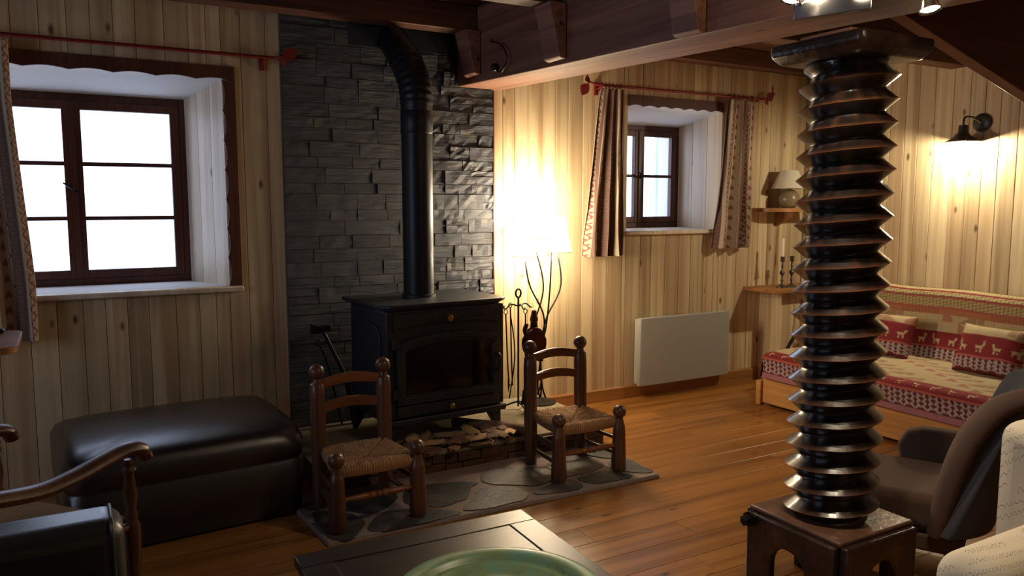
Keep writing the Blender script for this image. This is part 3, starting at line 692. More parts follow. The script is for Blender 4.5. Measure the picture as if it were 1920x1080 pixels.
# ------------------------------------------------------------------ low rush-seated chairs
def small_chair(label, x, y, rz):
    t = thing('low_chair', label, 'chair', (x, y, .024), rz, 'low rush-seated chairs on the hearth')
    hw = .183; hb = .158; d = .32
    def post(px, py, h, r, ballr, back=False, lean=0):
        bm = B(); L = h-2*ballr
        if back: prof = [(r*.88, 0), (r*.95, .05), (r, .2), (r, L-.07), (r*.92, L-.02), (r*.88, L-.018), (r*.6, L-.012), (r*.5, L+.006)]
        else: prof = [(r*.85, 0), (r, .012), (r*.98, .06), (r*.82, L-.06), (r*.78, L-.04), (r*.7, L-.035), (r*.55, L-.008), (r*.5, L+.006)]
        lathe(bm, prof, (px, py, 0), 12)
        if lean:
            for v in bm.verts: v.co.y += lean*v.co.z
        o = obj('back_post' if back else 'leg', bm, M['chairwood'], t, local=True, smooth=True, angle=35)
        bm = B(); ball(bm, (px, py+lean*h, h-ballr), ballr, 18); obj('ball_finial', bm, M['chairwood'], o, local=True, smooth=True)
    for s in (-1, 1):
        post(s*hw, 0, .345, .039, .035); post(s*hb, d, .658, .035, .036, True, .02)
        for z_ in (.085, .165):
            obj('side_stretcher', tube(B(), [(s*hw, .01, z_), (s*(hw+hb)/2, d/2, z_), (s*hb, d, z_)], [.009, .012, .009], 10), M['chairwood'], t, local=True, smooth=True)
    obj('front_stretcher', tube(B(), [(x_, 0, .135) for x_ in (-.175, -.12, -.06, -.045, -.035, -.02, -.012, 0, .012, .02, .035, .045, .06, .12, .175)], [.007, .012, .016, .012, .017, .017, .011, .018, .011, .017, .017, .012, .016, .012, .007], 12), M['slatwood'], t, local=True, smooth=True)
    obj('rear_stretcher', tube(B(), [(-.15, d, .12), (.15, d, .12)], .01, 10), M['chairwood'], t, local=True, smooth=True)
    for zc in (.455, .565):
        bm = B(); n = 12; up_ = [(-.135+.27*k/n, zc+.02+.018*sin(pi*k/n)) for k in range(n+1)]; lo = [(-.135+.27*k/n, zc-.022+.014*sin(pi*k/n)) for k in range(n+1)]
        prism(bm, lo+up_[::-1], 1, d-.007, d+.007)
        for v in bm.verts: v.co.y += .02*v.co.z+.012*(1-(v.co.x/.135)**2)
        obj('back_slat', bm, M['slatwood'], t, local=True, smooth=True, angle=30)
    # rush seat: four fields meeting in an X, each with its own strand direction
    n = 84
    def f(i, j):
        u = 2*i/n-1; v = 2*j/n-1
        w = hw*.98+(hb*.98-hw*.98)*(v+1)/2; x_ = u*(w+.012*(1-v*v)); y_ = d/2+v*(d/2+.012*(1-u*u))
        e = max(abs(u), abs(v)); r_ = (e-.86)/.14 if e > .86 else 0
        z_ = .284-.034*(1-e)**1.2-(1-math.sqrt(max(0, 1-r_*r_)))*.03
        m1 = u if abs(v) > abs(u) else v
        z_ += .0022*sin(m1*95)+.004*mn.noise(Vector((u*9, v*9, 3)))
        z_ -= .012*math.exp(-((abs(u)-abs(v))/.05)**2)
        return (x_, y_, z_)
    def cf(i, j):
        u = 2*i/n-1; v = 2*j/n-1; m1 = u if abs(v) > abs(u) else v
        q = .75+.25*sin(m1*95)+.5*mn.noise(Vector((m1*40, (v if m1 == u else u)*4, 1 if m1 == u else 5)))
        q *= (1.12 if abs(v) > abs(u) else .86)*(1-.4*math.exp(-((abs(u)-abs(v))/.03)**2))
        return tuple(c_*max(.25, q) for c_ in lin((182, 138, 94)))
    bm = B(); V = grid(bm, f, n, n, cf)
    ed = [V[i][0] for i in range(n+1)]+[V[n][j] for j in range(1, n+1)]+[V[i][n] for i in range(n-1, -1, -1)]+[V[0][j] for j in range(n-1, 0, -1)]
    L_ = bm.verts.layers.float_color['pattern']
    e2 = []
    for v in ed:
        w2_ = bm.verts.new((v.co.x*.93, (v.co.y-d/2)*.93+d/2, .228)); w2_[L_] = v[L_]; e2.append(w2_)
    for k in range(len(ed)): bm.faces.new((ed[k], ed[(k+1) % len(ed)], e2[(k+1) % len(ed)], e2[k]))
    bm.faces.new(e2)
    obj('seat', bm, M['cloth'], t, local=True, smooth=True, angle=60)
small_chair('low walnut chair with rush seat in front of the stove door', 1.112, 3.12, R(1))
small_chair('low walnut chair with rush seat at the right end of the hearth', 2.25, 3.165, R(-1))

# ------------------------------------------------------------------ black leather trunk
tk = thing('storage_pouf', 'large black leather storage pouf under the left window', 'pouf', (.39, 3.82, 0), R(4))
hw, hd, hh = .485, .415, .42
n_ = 48
def trunk_pt(a, b):
    """square grid (a,b in -1..1) bent into a crowned padded top with round corners"""
    ex = 11; q = (abs(a)**ex+abs(b)**ex)**(1/ex) if (a or b) else 1; m_ = max(abs(a), abs(b), 1e-6); k_ = m_/q if q else 1
    return a*hw*k_, b*hd*k_
bm = B(); top = []
for i in range(n_+1):
    r_ = []
    for j in range(n_+1):
        a, b = -1+2*i/n_, -1+2*j/n_; x_, y_ = trunk_pt(a, b); e = max(abs(a), abs(b))
        z_ = hh+.012-.05*abs(b)**4-.02*abs(a)**6-(.045*(1-math.sqrt(max(0, 1-((e-.86)/.14)**2))) if e > .86 else 0)
        r_.append(bm.verts.new((x_, y_, z_)))
    top.append(r_)
for i in range(n_):
    for j in range(n_): bm.faces.new((top[i][j], top[i+1][j], top[i+1][j+1], top[i][j+1]))
ed = [top[i][0] for i in range(n_+1)]+[top[n_][j] for j in range(1, n_+1)]+[top[i][n_] for i in range(n_-1, -1, -1)]+[top[0][j] for j in range(n_-1, 0, -1)]
prev = ed
for zz, sc in ((.28, 1.0), (.272, .985), (.262, .985), (.254, 1.0), (.05, .985), (.015, .96)):
    nx = [bm.verts.new((v.co.x*sc, v.co.y*sc, zz)) for v in ed]
    for k in range(len(ed)): bm.faces.new((prev[k], prev[(k+1) % len(ed)], nx[(k+1) % len(ed)], nx[k]))
    prev = nx
bm.faces.new(prev)
obj('padded_body', bm, M['leather'], tk, local=True, smooth=True, angle=50)
bm = B()
for sx in (-1, 1):
    for sy in (-1, 1): box(bm, sx*.4-.02, sx*.4+.02, sy*.33-.02, sy*.33+.02, 0, .015)
obj('feet', bm, M['black'], tk, local=True)

# ------------------------------------------------------------------ wooden armchair at lower left (rush seat, curved arms)
ang = math.atan2(.65, .76)
ac = thing('armchair', 'wooden armchair with curved arms, turned posts and rush seat at lower left', 'armchair', (-.225, 2.715, 0), ang)
# local x forward, y left
for s in (-1, 1):
    yy = s*.29
    prof = [(.016, .0), (.022, .02), (.024, .12), (.018, .15), (.026, .17), (.018, .19), (.024, .3), (.027, .37), (.026, .4), (.017, .42), (.021, .435), (.015, .45), (.022, .5), (.014, .565), (.022, .58), (.014, .59), (.02, .603), (.012, .612)]
    obj('front_post', lathe(B(), prof, (.22, yy, 0), 16), M['chairwood'], ac, local=True, smooth=True)
    obj('back_post', lathe(B(), [(.018, 0), (.024, .3), (.024, .5), (.02, .95), (.014, 1.0)], (-.27, yy, 0), 14), M['chairwood'], ac, local=True, smooth=True)
    pts = smoothpath([(.285, yy, .60), (.265, yy, .632), (.21, yy, .645), (.13, yy, .636), (.02, yy, .62), (-.1, yy, .618), (-.27, yy, .65)], 6)
    bm = B(); rings = []
    for k, p in enumerate(pts):
        d = (pts[min(k+1, len(pts)-1)]-pts[max(k-1, 0)]).normalized(); nrm = Vector((-d.z, 0, d.x)); wd = .034 if k > 4 else .03
        if nrm.z < 0: nrm = -nrm
        rings.append([bm.verts.new(p+Vector((0, wd*cos(a_), 0))+nrm*(.022*sin(a_))) for a_ in [2*pi*q/12 for q in range(12)]])
    for a, b in zip(rings, rings[1:]):
        for q in range(12): bm.faces.new((a[q], a[(q+1) % 12], b[(q+1) % 12], b[q]))
    bm.faces.new(rings[0]); bm.faces.new(rings[-1])
    obj('arm', bm, M['chairwood'], ac, local=True, smooth=True)
    obj('side_stretcher', tube(B(), [(.22, yy, .22), (-.27, yy, .22)], .011, 10), M['chairwood'], ac, local=True, smooth=True)
    obj('seat_rail', tube(B(), [(.22, yy, .40), (-.27, yy, .40)], .014, 10), M['chairwood'], ac, local=True, smooth=True)
for z_ in (.62, .78, .93): obj('back_slat', bx(-.28, -.265, -.25, .25, z_-.03, z_+.03), M['slatwood'], ac, local=True, bevel=.004)
n = 50
def f(i, j):
    u = 2*i/n-1; v = 2*j/n-1; e = max(abs(u), abs(v)); m1 = u if abs(v) > abs(u) else v
    return (-.025+u*.255, v*.275, .425-.02*(1-e)-(.02 if e > .97 else 0)+.0022*sin(m1*80))
def cf(i, j):
    u = 2*i/n-1; v = 2*j/n-1; m1 = u if abs(v) > abs(u) else v
    return tuple(c_*(.7+.3*sin(m1*80)) for c_ in lin((170, 132, 84)))
bm = B(); grid(bm, f, n, n, cf); o = obj('seat', bm, M['cloth'], ac, local=True, smooth=True); sm = o.modifiers.new('thick', 'SOLIDIFY'); sm.thickness = .02

# ------------------------------------------------------------------ black leather sofa whose arm shows bottom left
so = thing('leather_sofa', 'black leather sofa whose rounded piped arm shows at the bottom left', 'sofa', (-.42, 1.2, 0))
def rbox(bm, x0, x1, y0, y1, z0, z1): return box(bm, x0, x1, y0, y1, z0, z1)
for y0, y1 in ((2.09, 2.265), (.15, .325)): 
    a_ = obj('arm', rbox(B(), -.85, .09, y0, y1, .05, .622), M['leather2'], so, bevel=.05, seg=6)
    r_ = .045; x_ = .088
    pr = [(x_, y0+.002, .06)]+[(x_, y0+.04-.038*cos(t), .582+.038*sin(t)) for t in [pi/2*k/5 for k in range(6)]]+[(x_, y1-.04+.038*sin(t), .582+.038*cos(t)) for t in [pi/2*k/5 for k in range(6)]]+[(x_, y1-.002, .06)]
    bm = tube(B(), [(p[0]-.028, p[1], p[2]) for p in pr], .005, 8); obj('piping', bm, M['leather2'], a_, smooth=True)
for y0 in (.33, 1.21): obj('seat_cushion', rbox(B(), -.62, .06, y0, y0+.875, .26, .42), M['leather2'], so, bevel=.04, seg=4)
obj('backrest', rbox(B(), -.85, -.625, .33, 2.085, .2, .8), M['leather2'], so, bevel=.05, seg=4)
obj('base', rbox(B(), -.83, .04, .33, 2.085, .05, .255), M['leather2'], so, bevel=.01)
bm = B()
for x_ in (-.78, .0):
    for y_ in (.22, 2.16): lathe(bm, [(.02, 0), (.03, .055)], (x_, y_, 0), 12)
obj('feet', bm, M['black'], so)

# side console top at far left
ct = thing('console_table', 'corner of a thin rounded console top at the left edge', 'table', (-.45, 3.45, 0))
pts = [(-.75, 3.66)]+[(-.225+.055*sin(t), 3.605+.055*cos(t)) for t in [pi/2*k/6 for k in range(7)]]+[(-.225+.055*cos(t), 3.27-.055*sin(t)) for t in [pi/2*k/6 for k in range(7)]]+[(-.75, 3.215)]
obj('table_top', prism(B(), pts, 2, .875, .9), M['shelf'], ct, bevel=.005)
for x_, y_ in ((-.7, 3.27), (-.7, 3.6), (-.42, 3.27), (-.42, 3.6)): obj('leg', bx(x_-.02, x_+.02, y_-.02, y_+.02, 0, .875), M['shelf'], ct)
tag(obj('remote_control', bx(-.38, -.228, 3.58, 3.62, .901, .915), M['black'], bevel=.005), 'small black object lying on the console top at the left edge', 'remote')

# ------------------------------------------------------------------ coffee table and dish
tb = thing('coffee_table', 'low dark wooden coffee table with framed top in the foreground', 'table', (.915, 1.75, 0), R(-2))
x0, x1, y0, y1, zt = -.39, .385, -.56, .52, .35
TMt = TM[tb]
fr = .095
obj('top_panel', bx(x0+fr+.002, x1-fr-.002, y0+fr+.002, y1-fr-.002, zt-.03, zt-.0025), M['blackwood'], tb, local=True, bevel=.0015)
for a in ((x0, x1, y1-fr, y1), (x0, x1, y0, y0+fr), (x0, x0+fr, y0+fr+.001, y1-fr-.001), (x1-fr, x1, y0+fr+.001, y1-fr-.001)):
    obj('frame_board', bx(*a, zt-.032, zt), M['blackwood'], tb, local=True, bevel=.0025)
for sx in (x0+.06, x1-.06):
    for sy in (y0+.06, y1-.06): obj('leg', bx(sx-.03, sx+.03, sy-.03, sy+.03, 0, zt-.033), M['blackwood'], tb, local=True, bevel=.003)
bm = B()
for a in ((x0+.06, x1-.06, y1-.07, y1-.05), (x0+.06, x1-.06, y0+.05, y0+.07), (x0+.05, x0+.07, y0+.06, y1-.06), (x1-.07, x1-.05, y0+.06, y1-.06)): box(bm, *a, zt-.1, zt-.033)
obj('apron', bm, M['blackwood'], tb, local=True)
prof = [(.09, .0), (.15, .002), (.2, .012), (.24, .024), (.27, .030), (.283, .033), (.287, .037), (.283, .041), (.27, .043), (.25, .041), (.238, .036), (.232, .027), (.224, .022), (.214, .024), (.206, .022), (.19, .014), (.16, .011), (.02, .0095)]
bm = B(); prof = [(r_, z_+.001) for r_, z_ in prof]; lathe(bm, prof, (.93, 1.70, .35), 72)
tag(obj('dish', bm, M['dish'], smooth=True, angle=50), 'large round green patinated dish on the dark coffee table', 'dish')

# ------------------------------------------------------------------ wooden press screw column
cx, cy = 2.325, 1.79
pc = thing('screw_column', 'carved wooden wine press screw used as a pillar', 'column', (cx, cy, 0))
random.seed(1)
pitch = .077; zb, zt = .30, 1.872; nT = 52
bm = B(); L_ = bm.verts.layers.float_color.new('pattern')
prof_ = [(0, .116), (.05, .1175), (.2, .131), (.35, .1447), (.46, .155), (.5, .159), (.54, .155), (.65, .1447), (.8, .131), (.95, .1175)]
NS = len(prof_); nturn = int((zt-zb)/pitch)+2; c0 = Vector(lin((26, 20, 19))); c1 = Vector(lin((120, 74, 46)))
rows3 = []
for i in range(nturn*nT+1):
    th = 2*pi*i/nT+3.653; base = zb-pitch+pitch*i/nT; ring_ = []
    for s_, r_ in prof_+[(1, .116)]:
        if s_ == 1 and i+nT <= nturn*nT: ring_.append(None); continue
        z_ = base+pitch*s_; e = min((z_-zb)/.02, (zt-z_)/.02)
        nz = mn.noise(Vector((cos(th)*5, sin(th)*5, z_*8)))
        rr = r_+.0025*nz*(1 if r_ < .15 else .6)
        if e < 1: rr = .122+(rr-.122)*max(0, e)
        zc_ = min(max(z_+.0015*nz, zb), zt)
        v = bm.verts.new((cx+rr*cos(th), cy+rr*sin(th), zc_))
        wear = max(0, (r_-.153)/.006)*.6+.35*max(0, mn.noise(Vector((cos(th)*9, sin(th)*9, z_*14))))
        v[L_] = (*c0.lerp(c1, min(1, wear)), 1); ring_.append(v)
    rows3.append(ring_)
for i in range(len(rows3)):
    if rows3[i][-1] is None: rows3[i][-1] = rows3[i+nT][0]
for a, b in zip(rows3, rows3[1:]):
    for k in range(NS):
        q = [a[k], b[k], b[k+1], a[k+1]]
        if max(v.co.z for v in q)-min(v.co.z for v in q) > 1e-5:
            try: bm.faces.new(q)
            except ValueError: pass
loose = [v for v in bm.verts if not v.link_faces]; bmesh.ops.delete(bm, geom=loose, context='VERTS')
obj('screw_shaft', bm, M['screw'], pc, smooth=True, angle=38)
# pedestal: four panels with arched cut-outs, corner plate on top, bolts
h = .185
def panel(ax, c, th):
    o = cy if ax == 0 else cx
    poly = [(o-h, 0), (o-.075, 0), (o-.075, .13)]+[(o-.075*cos(t), .13+.075*sin(t)) for t in [pi*k/10 for k in range(1, 10)]]+[(o+.075, .13), (o+.075, 0), (o+h, 0), (o+h, .285), (o-h, .285)]
    return prism(B(), poly, ax, c, c+th)
for ax, c in ((0, cx-h-.03), (0, cx+h), (1, cy-h-.03), (1, cy+h)):
    obj('pedestal_panel', panel(ax, c, .03), M['oldwood'], pc, bevel=.006)
bm = B(); 
for sx in (-1, 1):
    for sy in (-1, 1): box(bm, cx+sx*(h-.025)-.025, cx+sx*(h-.025)+.025, cy+sy*(h-.025)-.025, cy+sy*(h-.025)+.025, 0, .28)
obj('corner_post', bm, M['oldwood'], pc)
obj('pedestal_top', bx(cx-h-.008, cx+h+.008, cy-h-.008, cy+h+.008, .284, .302), M['wornwood'], pc, bevel=.006)
for x_, y_, rot in ((cx-h-.03, cy+h-.02, Matrix.Rotation(R(-90), 3, 'Y')), (cx+h+.03, cy-h+.02, Matrix.Rotation(R(90), 3, 'Y'))):
    bm = B(); lathe(bm, [(.03, 0), (.03, .014), (.02, .014), (.02, .038), (.01, .042)], (x_, y_, .262), 6, rot); obj('bolt', bm, M['iron'], pc)
# capital slab with cut corners and the packing block up to the beam
def octo(hh, c): return [(cx-hh+c, cy-hh), (cx+hh-c, cy-hh), (cx+hh, cy-hh+c), (cx+hh, cy+hh-c), (cx+hh-c, cy+hh), (cx-hh+c, cy+hh), (cx-hh, cy+hh-c), (cx-hh, cy-hh+c)]
bm = B(); a = [bm.verts.new((*p, 1.868)) for p in octo(.16, .014)]; b = [bm.verts.new((*p, 1.9)) for p in octo(.188, .016)]; c = [bm.verts.new((*p, 1.935)) for p in octo(.188, .016)]
for p, q in ((a, b), (b, c)):
    for k in range(8): bm.faces.new((p[k], p[(k+1) % 8], q[(k+1) % 8], q[k]))
bm.faces.new(a); bm.faces.new(c)
obj('capital', bm, M['oldwood'], pc, bevel=.018, seg=4)
zt2 = 2.107-(YB-cy)*.0545
obj('packing_block', bx(cx-.13, cx+.09, cy-.1, cy+.1, 1.935, zt2-.006), M['beam'], pc, bevel=.004)

# ------------------------------------------------------------------ spot lights
sf = thing('spotlight_bar', 'chrome spotlight bar with lit halogen heads hanging in front of the beam', 'ceiling light', (2.02, 1.6, 1.957))
A0, A1 = Vector((1.975, 1.725, 1.957)), Vector((2.062, 1.52, 1.957))
dv = (A1-A0).normalized(); nv = Vector((dv.y, -dv.x, 0))
def ph(c, s, z): return A0+dv*c+nv*s+Vector((0, 0, z))
Lb = (A1-A0).length
obj('chrome_plate', hexa(B(), [ph(0, 0, 0), ph(Lb, 0, 0), ph(Lb, .012, 0), ph(0, .012, 0), ph(0, 0, .085), ph(Lb, 0, .085), ph(Lb, .012, .085), ph(0, .012, .085)]), M['chrome'], sf, bevel=.003)
mid = (A0+A1)/2
obj('hanging_stem', tube(B(), [mid+Vector((0, 0, .085)), (mid.x, mid.y, 2.52)], .008, 10), M['chrome'], sf, smooth=True)
for k, (p, aim) in enumerate(((Vector((1.87, 1.655, 1.985)), (1.3, 1.9, 0)), (Vector((1.985, 1.53, 2.0)), (2.12, 1.62, .6)), (Vector((2.035, 1.325, 1.912)), (1.9, .95, .4)))):
    d = (Vector(aim)-p).normalized(); q = d.to_track_quat('Z', 'Y').to_matrix()
    hd_ = obj('spot_head', shell(B(), [(.010, -.05), (.016, -.045), (.024, -.01), (.029, .0), (.027, .0), (.02, -.012)], p, 20, q), M['chrome'], sf, smooth=True)
    obj('lens', lathe(B(), [(.024, -.006), (.02, -.003)], p, 16, q), M['lens'], hd_)
    j0 = min((ph(.02, .006, .04), ph(Lb-.02, .006, .04)), key=lambda v: (v-p).length)
    obj('arm', tube(B(), smoothpath([j0, (j0+p)/2+Vector((0, 0, .03)), p-d*.045]), .005, 8), M['chrome'], hd_, smooth=True)
    lamp('halogen', p+d*.03, 40, (1, .80, .56), .02, spot=110, aim=aim)
    lamp('spill_fill', p-d*.07, 3.5, (1, .8, .5), .02)  # added point light standing in for the heads' upward scattered light

# hook with dark fitting on the beam side
hk = thing('wire_lamp', 'small black fitting on a curved wire fixed to the beam side', 'lamp', (2.09, 3.9, 2.12))
obj('wire', tube(B(), smoothpath([(2.118, 3.96, 2.31), (2.10, 3.93, 2.29), (2.09, 3.80, 2.25), (2.088, 3.73, 2.17), (2.09, 3.80, 2.105), (2.1, 3.88, 2.14)]), .004, 6), M['black'], hk, smooth=True)
bm = B(); ball(bm, (2.10, 3.89, 2.145), .022, 14); obj('fitting', bm, M['black'], hk, smooth=True)

# ------------------------------------------------------------------ floor lamp with bare stems and paper shades
fl_ = thing('floor_lamp', 'wrought iron floor lamp with several wavy stems and glowing shades', 'floor lamp', (2.58, 4.2, PT))
fx, fy = 2.585, 4.2
tops = [(2.47, 4.20, 1.13), (2.56, 4.26, 1.20), (2.665, 4.18, 1.14), (2.715, 4.22, 1.16)]
mids = [(2.51, 4.2, .90), (2.64, 4.24, .88), (2.65, 4.18, .85), (2.76, 4.22, .88)]
lows = [(2.62, 4.2, .68), (2.56, 4.22, .62), (2.63, 4.19, .62), (2.64, 4.21, .66)]
for a, b, c in zip(tops, mids, lows):
    obj('stem', tube(B(), smoothpath([a, b, c, (fx+.01, fy, .45), (fx+(c[0]-fx)*.4, fy, .25), (fx+(b[0]-fx)*.35, fy+.02, PT+.02)], 8), .0055, 8), M['iron'], fl_, smooth=True)
obj('base', lathe(B(), [(.11, 0), (.11, .008), (.03, .016), (.012, .03)], (fx, fy, PT), 28), M['iron'], fl_, smooth=True)
obj('collar', lathe(B(), [(.018, .40), (.022, .43), (.022, .5), (.018, .53)], (fx+.01, fy, 0), 14), M['iron'], fl_, smooth=True)
for k, (x_, y_, z_, r0, r1, hh_) in enumerate(((2.46, 4.19, 1.075, .085, .05, .20), (2.705, 4.17, 1.095, .085, .05, .22), (2.60, 4.29, 1.18, .085, .05, .20))):
    s_ = obj('lamp_shade', shell(B(), [(r0, z_), (r1, z_+hh_), (r1-.002, z_+hh_), (r0-.002, z_)], (x_, y_, 0), 32), M['shade_lit'], fl_, smooth=True)
    bm = B(); tube(bm, [(x_+r0*cos(t), y_+r0*sin(t), z_) for t in [2*pi*q/28 for q in range(29)]], .0018, 6, False); obj('rim_wire', bm, M['iron'], s_, smooth=True)
    bm = B(); ball(bm, (x_, y_, z_+.09), .025, 12); obj('bulb', bm, M['bulb'], s_, smooth=True)
    lamp('bulb_light', (x_, y_+.0, z_+hh_+.04), 38, (1, .82, .58), .05)
    lamp('bulb_light', (x_, y_, z_-.02), 25, (1, .82, .58), .05)

# ------------------------------------------------------------------ radiator
rd = thing('panel_radiator', 'white flat electric panel radiator under the right window', 'radiator', (3.93, 4.37, .1))
rx0, rx1, rz0, rz1 = 3.505, 4.385, .095, .588
poly = [(rx0, 4.352), (rx0+.012, 4.337), (rx0+.06, 4.33), (rx1-.06, 4.33), (rx1-.012, 4.337), (rx1, 4.352), (rx1, 4.365), (rx0, 4.365)]
obj('front_panel', prism(B(), poly, 2, rz0, rz1), M['heater'], rd, bevel=.005)
obj('back_case', bx(rx0+.01, rx1-.01, 4.366, 4.405, rz0+.012, rz1-.012), M['heater'], rd, bevel=.003)
for x_ in (3.65, 4.24): obj('bracket', bx(x_-.015, x_+.015, 4.4055, YB-.001, .2, .5), M['heater'], rd)

# ------------------------------------------------------------------ curtains and rods
def rod(name, label, xa, xb, z_, yw):
    t = thing(name, label, 'curtain rod', ((xa+xb)/2, yw, z_))
    obj('rod', tube(B(), [(xa, yw, z_), (xb, yw, z_)], .009, 12), M['red'], t, smooth=True)
    for x_ in (xa+.06, xb-.06):
        bm = B(); tube(bm, [(x_, yw, z_-.008), (x_, yw+.045, z_-.02), (x_, YB-.02, z_-.02)], .006, 8); box(bm, x_-.012, x_+.012, YB-.02, YB-.001, z_-.06, z_+.02)
        obj('bracket', bm, M['red'], t, smooth=True)
    for x_, s in ((xa, -1), (xb, 1)):
        bm = B(); tube(bm, smoothpath([(x_, yw, z_), (x_+s*.03, yw, z_+.012), (x_+s*.05, yw, z_)]), .006, 8)
        def leaf(c, L_, w_, an):
            q = 8; top = []; bot = []
            for k in range(q+1):
                u = k/q; ww = w_*sin(pi*u**.8)*.5
                for sg, lst in ((1, top), (-1, bot)):
                    p = Vector((u*L_, 0, sg*ww)); p = Matrix.Rotation(an, 3, 'Y') @ p
                    lst.append(Vector(c)+p+Vector((0, .012*sin(pi*u), 0)))
            f_ = [bm.verts.new(p) for p in top]; g_ = [bm.verts.new(p) for p in bot[1:-1]]
            f2 = [bm.verts.new(v.co+Vector((0, .004, 0))) for v in f_]; g2 = [bm.verts.new(v.co+Vector((0, .004, 0))) for v in g_]
            A = f_+g_[::-1]; A2 = f2+g2[::-1]
            bm.faces.new(A); bm.faces.new(A2)
            for k in range(len(A)): bm.faces.new((A[k], A[(k+1) % len(A)], A2[(k+1) % len(A)], A2[k]))
        leaf((x_+s*.045, yw, z_), .095, .07, R(125) if s < 0 else R(-40)); leaf((x_+s*.04, yw, z_+.01), .05, .036, R(-110) if s < 0 else R(80))
        obj('leaf_finial', bm, M['red'], t, smooth=True)
rod('curtain_rod', 'red iron curtain rod with leaf finial above the left window', -.85, 1.02, 2.17, 4.35)
rod('curtain_rod', 'red iron curtain rod with leaf finials above the right window', 3.10, 4.68, 2.187, 4.35)
CR = lin((204, 186, 160)); CB = lin((108, 80, 70)); CD = lin((128, 66, 62)); CH = lin((160, 104, 98))
def heart(u, v): # unit cell -1..1
    v = -v*1.1+.1; u *= 1.15
    return (u*u+v*v-.45)**3-u*u*(-v)**3*2.2 < 0 if False else ((u*u+(v+.0)**2-.4)**3+u*u*v**3*1.6 < 0)
def curtain_col(s, z):
    """s: metres across the cloth, z: metres down"""
    p = s % .30
    if p < .075:                               # cream band with hearts
        if abs(p-.0375) < .03:
            return CH if heart((p-.0375)/.024, ((z % .075)-.0375)/.028) else CR
        return CR
    if p < .10: return CD if ((z*90) % 1 < .55) ^ (p < .087) else CR
    if p < .17: return CB if (sin(p*600)*sin(z*220) < .35) else lin((150, 118, 100))
    if p < .19: return CR
    if p < .24:                                # scrolled vine band
        c_ = .215+.016*sin(z*90); return CD if abs(p-c_) < .006 or ((z*28) % 1 < .3 and abs(p-(.43-c_)) < .008) else lin((172, 150, 128))
    return CB if p < .265 else CR
def curtain(label, group, zt, zb_, xl, xr, yb, folds, width, s0=0, depth=.035, top='ring', tie=None):
    nu = 210; nv = 260
    def f(i, j):
        u = i/nu; v = j/nv; z_ = zt+(zb_-zt)*v; a, b = xl(v), xr(v)
        amp = depth*(.45+.55*v) if top != 'bunch' else depth*(.35+.8*v)
        ph = folds*2*pi*u+.6*mn.noise(Vector((u*3, v*1.5, s0)))*3
        x_ = a+(b-a)*u+.25*amp*sin(2*ph)*(.3+v*.4)
        y_ = yb+amp*sin(ph)+.01*mn.noise(Vector((u*8, v*4, s0+4)))
        return (x_, min(y_, YB-.022), z_)
    bm = B(); grid(bm, f, nu, nv, lambda i, j: curtain_col(s0+width*i/nu, (zt-zb_)*j/nv))
    t = thing('curtain', label, 'curtain', ((xl(1)+xr(1))/2, yb, zb_), 0, group)
    o = obj('cloth', bm, M['cloth'], t, smooth=True, angle=80); sm = o.modifiers.new('thick', 'SOLIDIFY'); sm.thickness = .002
    n = 6
    for k in range(n):
        x_ = xl(0)+(xr(0)-xl(0))*(k+.5)/n
        obj('ring', tube(B(), [(x_, 4.35+.015*cos(a_), zt+.022+.017*sin(a_)) for a_ in [2*pi*q/14 for q in range(15)]], .0025, 6), M['red'], t, smooth=True)
curtain('heart-patterned striped curtain at the left edge beside the left window', 'curtains', 2.145, .755, lambda v: -.72, lambda v: -.185+.05*max(0, min(1, (v-.2)/.6)), 4.315, 5, 1.0, .1375)
curtain('striped curtain gathered on the left side of the right window', 'curtains', 2.165, 1.04, lambda v: 3.15-.14*v**.8, lambda v: 3.33+.03*v, 4.335, 3.5, .55, .17)
curtain('striped heart curtain on the right side of the right window', 'curtains', 2.165, 1.065, lambda v: 4.30-.11*v, lambda v: 4.57+.01*v, 4.335, 3.5, .55, .11)

# ------------------------------------------------------------------ corner shelves, table lamp, candlesticks
us = thing('wall_shelf', 'small rounded wooden wall shelf holding the unlit lamp', 'shelf', (4.9, 4.3, 1.33))
def halfshelf(x0_, x1_, dep, z0_, z1_, r_):
    pts = [(x1_, YB-.001), (x0_, YB-.001)]+[(x0_+r_-r_*cos(t), YB-dep+r_-r_*sin(t)) for t in [pi/2*k/8 for k in range(9)]]+[(x1_, YB-dep)]
    return prism(B(), pts, 2, z0_, z1_)
obj('shelf_board', halfshelf(4.66, 5.2, .24, 1.335, 1.365, .2), M['shelf'], us, bevel=.006)
obj('bracket', prism(B(), [(YB-.001, 1.334), (YB-.19, 1.334), (YB-.15, 1.29), (YB-.05, 1.24), (YB-.001, 1.22)], 0, 4.93, 4.96), M['shelf'], us, bevel=.003)
tl = thing('table_lamp', 'unlit table lamp with cream cone shade on the rounded shelf', 'lamp', (4.93, 4.30, 1.366))
lx, ly, lz = 4.93, 4.30, 1.366
obj('lamp_base', lathe(B(), [(.045, 0), (.07, .02), (.085, .06), (.08, .1), (.05, .135), (.02, .145), (.012, .17)], (lx, ly, lz), 28), M['ceramic'], tl, smooth=True)
obj('lamp_shade', shell(B(), [(.135, lz+.15), (.065, lz+.29), (.063, lz+.29), (.133, lz+.15)], (lx, ly, 0), 32), M['shade_off'], tl, smooth=True)
obj('power_cord', tube(B(), smoothpath([(lx+.06, ly-.05, lz+.01), (lx+.07, ly-.13, lz+.004), (lx+.06, ly-.16, 1.25), (lx+.055, ly-.16, 1.12), (lx+.03, ly-.16, .9), (lx-.005, ly-.17, .75), (lx+.02, ly-.18, .6), (lx+.0, ly-.18, .46), (lx+.07, ly-.18, .3)], 8), .0035, 8), M['cord'], tl, smooth=True)
